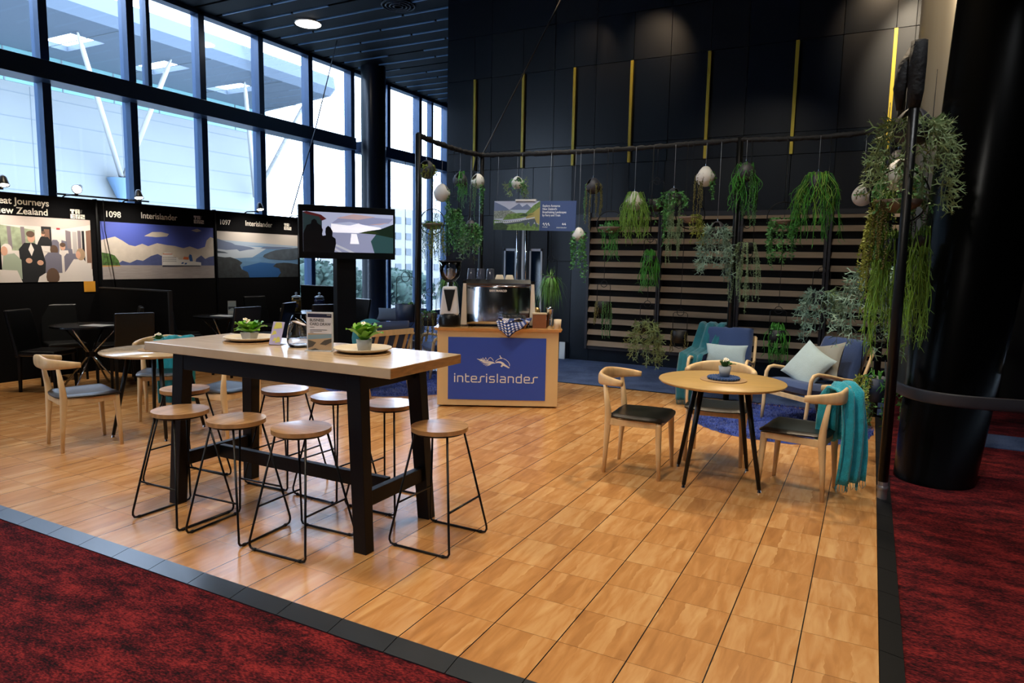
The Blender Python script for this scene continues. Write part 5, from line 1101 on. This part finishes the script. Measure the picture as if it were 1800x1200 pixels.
# low partitions
def part(y,x0,x1,z,label):
    t=thing('low_partition',label,'partition',((x0+x1)/2,y,0),0,'low black partitions between the stands'); h=(x1-x0)/2
    MB().box(-h,h,-.02,.02,0,z).build('partition_panel',fabm,t); MB().box(-h,h,-.024,.024,z,z+.018).box(h-.02,h+.01,-.024,.024,0,z+.018).build('edge_trim',mat('partition_trim','2a2b2e',.5),t)
part(3.46,-4.90,-3.46,1.12,'low black partition beneath the join of the train and ferry posters'); part(7.17,-4.90,-3.74,1.07,'low black partition left of the window column, below the screen')
# ---------------------------------------------------------------- black leather chairs and chrome legged tables
def make_black_chair(label):
    t=thing('leather_chair',label,'chair')
    MB().box(-.21,.21,-.2,.22,.41,.47).build('seat',leather,t,bev=.02)
    MB().hexa([(-.21,-.23,.40),(.21,-.23,.40),(.21,-.18,.40),(-.21,-.18,.40)],[(-.20,-.34,.93),(.20,-.34,.93),(.20,-.295,.93),(-.20,-.295,.93)]).build('backrest',leather,t,bev=.015)
    for sx in (-1,1):
        for sy in (-1,1): MB().hexa([(sx*.19-.012,sy*.2-.012,0),(sx*.19+.012,sy*.2-.012,0),(sx*.19+.012,sy*.2+.012,0),(sx*.19-.012,sy*.2+.012,0)],[(sx*.185-.018,sy*.19-.018,.42),(sx*.185+.018,sy*.19-.018,.42),(sx*.185+.018,sy*.19+.018,.42),(sx*.185-.018,sy*.19+.018,.42)]).build('leg',blackm,t)
    return t
G='black leather chairs at the stands'
K0=make_black_chair('black leather chair furthest left, in profile facing right'); K0['group']=G; K0.location=(-4.05,2.28,0); K0.rotation_euler=(0,0,R_(-62))
for x,y,rz,l in ((-4.62,2.80,-110,'black leather chair against the boards, left of the first black table'),(-3.25,2.78,65,'black leather chair seen from behind, right of the first black table'),(-4.0,3.05,150,'black leather chair half hidden behind another, at the low partition'),
   (-4.55,4.35,-80,'black leather chair just right of the low partition'),(-4.25,4.15,-75,'black leather chair in front of its twin, right of the low partition'),
   (-3.15,4.15,85,'black leather chair with its back to the carafe, left of the primrose'),(-3.45,5.05,110,'black leather chair behind the leaf plant, second of the right group'),(-4.45,5.9,-100,'black leather chair against the boards under the 1097 poster'),
   (-3.1,6.35,170,'black leather chair behind the jars at the far table'),(-2.75,5.35,60,'black leather chair partly hidden by the notice stand')):
    dup(K0,(x,y,0),R_(rz),l,G)
def black_table(x,y,r,label):
    t=thing('black_table',label,'table',(x,y,0),.5,'round black tables with chrome legs')
    MB().cyl(0,0,.73,.75,r,n=48).build('tabletop',mat('black_tabletop','0a0b0d',.25),t)
    for k in range(4):
        a=k*PI/2; c,s_=math.cos(a),math.sin(a); MB().tube([(c*r*.8,s_*r*.8,.73),(c*.05,s_*.05,.44),(0,0,.40),(-c*.05,-s_*.05,.36),(-c*r*.85,-s_*r*.85,.01)],.012,8).build('leg',chrome,t)
    MB().cyl(0,0,.37,.43,.05).build('hub',blackm,t)
black_table(-3.78,2.62,.40,'round black table with crossed chrome legs at the left stand'); black_table(-3.72,4.45,.38,'round black table at the middle stand holding a leaflet stand'); black_table(-3.3,5.75,.40,'round black table near the screen holding two snack jars')
paperm=mat('white_paper','d8d8d4',.7)
for x,y,rz,l in ((-3.62,2.62,.3,'white sheet of paper on the left black table'),(-3.65,4.42,.2,'white sheet of paper on the middle black table')):
    tag(MB().box(-.15,.15,-.105,.105,0,.003).build('paper_sheet',paperm,loc=(x,y,.751),rz=rz),l,'paper','papers on the black tables')
t=thing('leaflet_stand','small upright leaflet with a landscape picture on the middle black table','leaflet',(-3.70,4.60,.751),R_(52))
MB().box(-.055,.055,-.003,.003,0,.20).build('leaflet_card',[mat('leaflet_grey','a8b0b4',.6)],t)
m=MB(); A=dict(W=.10,H=.19,x0=-.05,z0=.005,y=-.003)
pic(m,0,[(0,.1),(1,.1),(1,.9),(0,.9)],1,**A); pic(m,1,[(0,.35),(.5,.5),(1,.4),(1,.6),(0,.6)],2,**A); pic(m,2,[(0,.1),(1,.1),(1,.3),(0,.28)],2,**A); m.build('leaflet_picture',[mat('lf_sky','9fb0b8',.6),mat('lf_dark','39434c',.7),mat('lf_light','c0c4c4',.7)],t)
def jar(x,y,label,fill):
    t=thing('snack_jar',label,'jar',(x,y,.75),0,'glass snack jars'); MB().lathe([(.055,0),(.075,.01),(.082,.1),(.078,.19),(.066,.22)],28).build('jar_glass',GLASS,t)
    MB().lathe([(.07,.22),(.072,.235),(.045,.25),(.015,.255),(.012,.27),(.022,.285),(.012,.30),(0,.30)],28).build('jar_lid',mat('frosted_lid','a9bcd0',.2,spec=.8),t)
    MB().lathe([(0,.005),(.072,.012),(.077,.1),(.073,.185),(0,.19)],24).build('jar_contents',fill,t)
    MB().at(0,0,.10,rz=R_(42)).box(-.03,.03,-.084,-.078,-.03,.03).build('jar_tag',nav,t)
jar(-3.48,5.62,'lidded glass jar of golden snacks on the table near the screen',mat('golden_snacks','c9a24a',.6,var=.75,vscale=45,stretch=(1,1,.6),bump=1,bscale=60)); jar(-3.18,5.80,'lidded glass jar of dark blue wrapped sweets on the table near the screen',mat('blue_sweets','1e2f6c',.5,var=.8,vscale=50))
tag(MB().box(-.05,.05,-.04,.04,0,.055).build('card_box',mat('card_cream','c4b694',.6),loc=(-3.62,5.50,.75),rz=.7),'small cream box beside the golden snack jar','box')
# ---------------------------------------------------------------- dark area right of the leaning column
def side_table(x,y,label):
    t=thing('folding_table',label,'table',(x,y,0),.15,'black folding tables in the dark area')
    MB().box(-.6,.6,-.35,.35,.71,.74).build('tabletop',mat('black_tabletop'),t)
    for s_ in (-1,1): MB().box(s_*.5-.025,s_*.5+.025,-.025,.025,.05,.71).box(s_*.5-.04,s_*.5+.04,-.35,.35,0,.05).build('leg',blackm,t)
    MB().box(-.5,.5,-.02,.02,.2,.24).build('stretcher',blackm,t)
side_table(6.35,4.5,'black folding table at the right edge beyond the leaning column'); side_table(6.6,6.3,'black folding table further back at the right edge with papers')
for x,y,z,l in ((6.05,6.2,.74,'white papers on the further table at the right edge'),(6.4,6.5,.74,'loose white sheets at the right edge beyond the papers'),(5.95,4.45,.74,'pale papers on the nearer dark table at the right edge')):
    tag(MB().box(-.13,.13,-.1,.1,0,.01).build('paper_sheet',paperm,loc=(x,y,z)),l,'paper','papers on the dark tables')
struct(MB().box(5.25,9,5.2,5.8,-.02,-.012).build('floor_patch_blue',BLUEC))
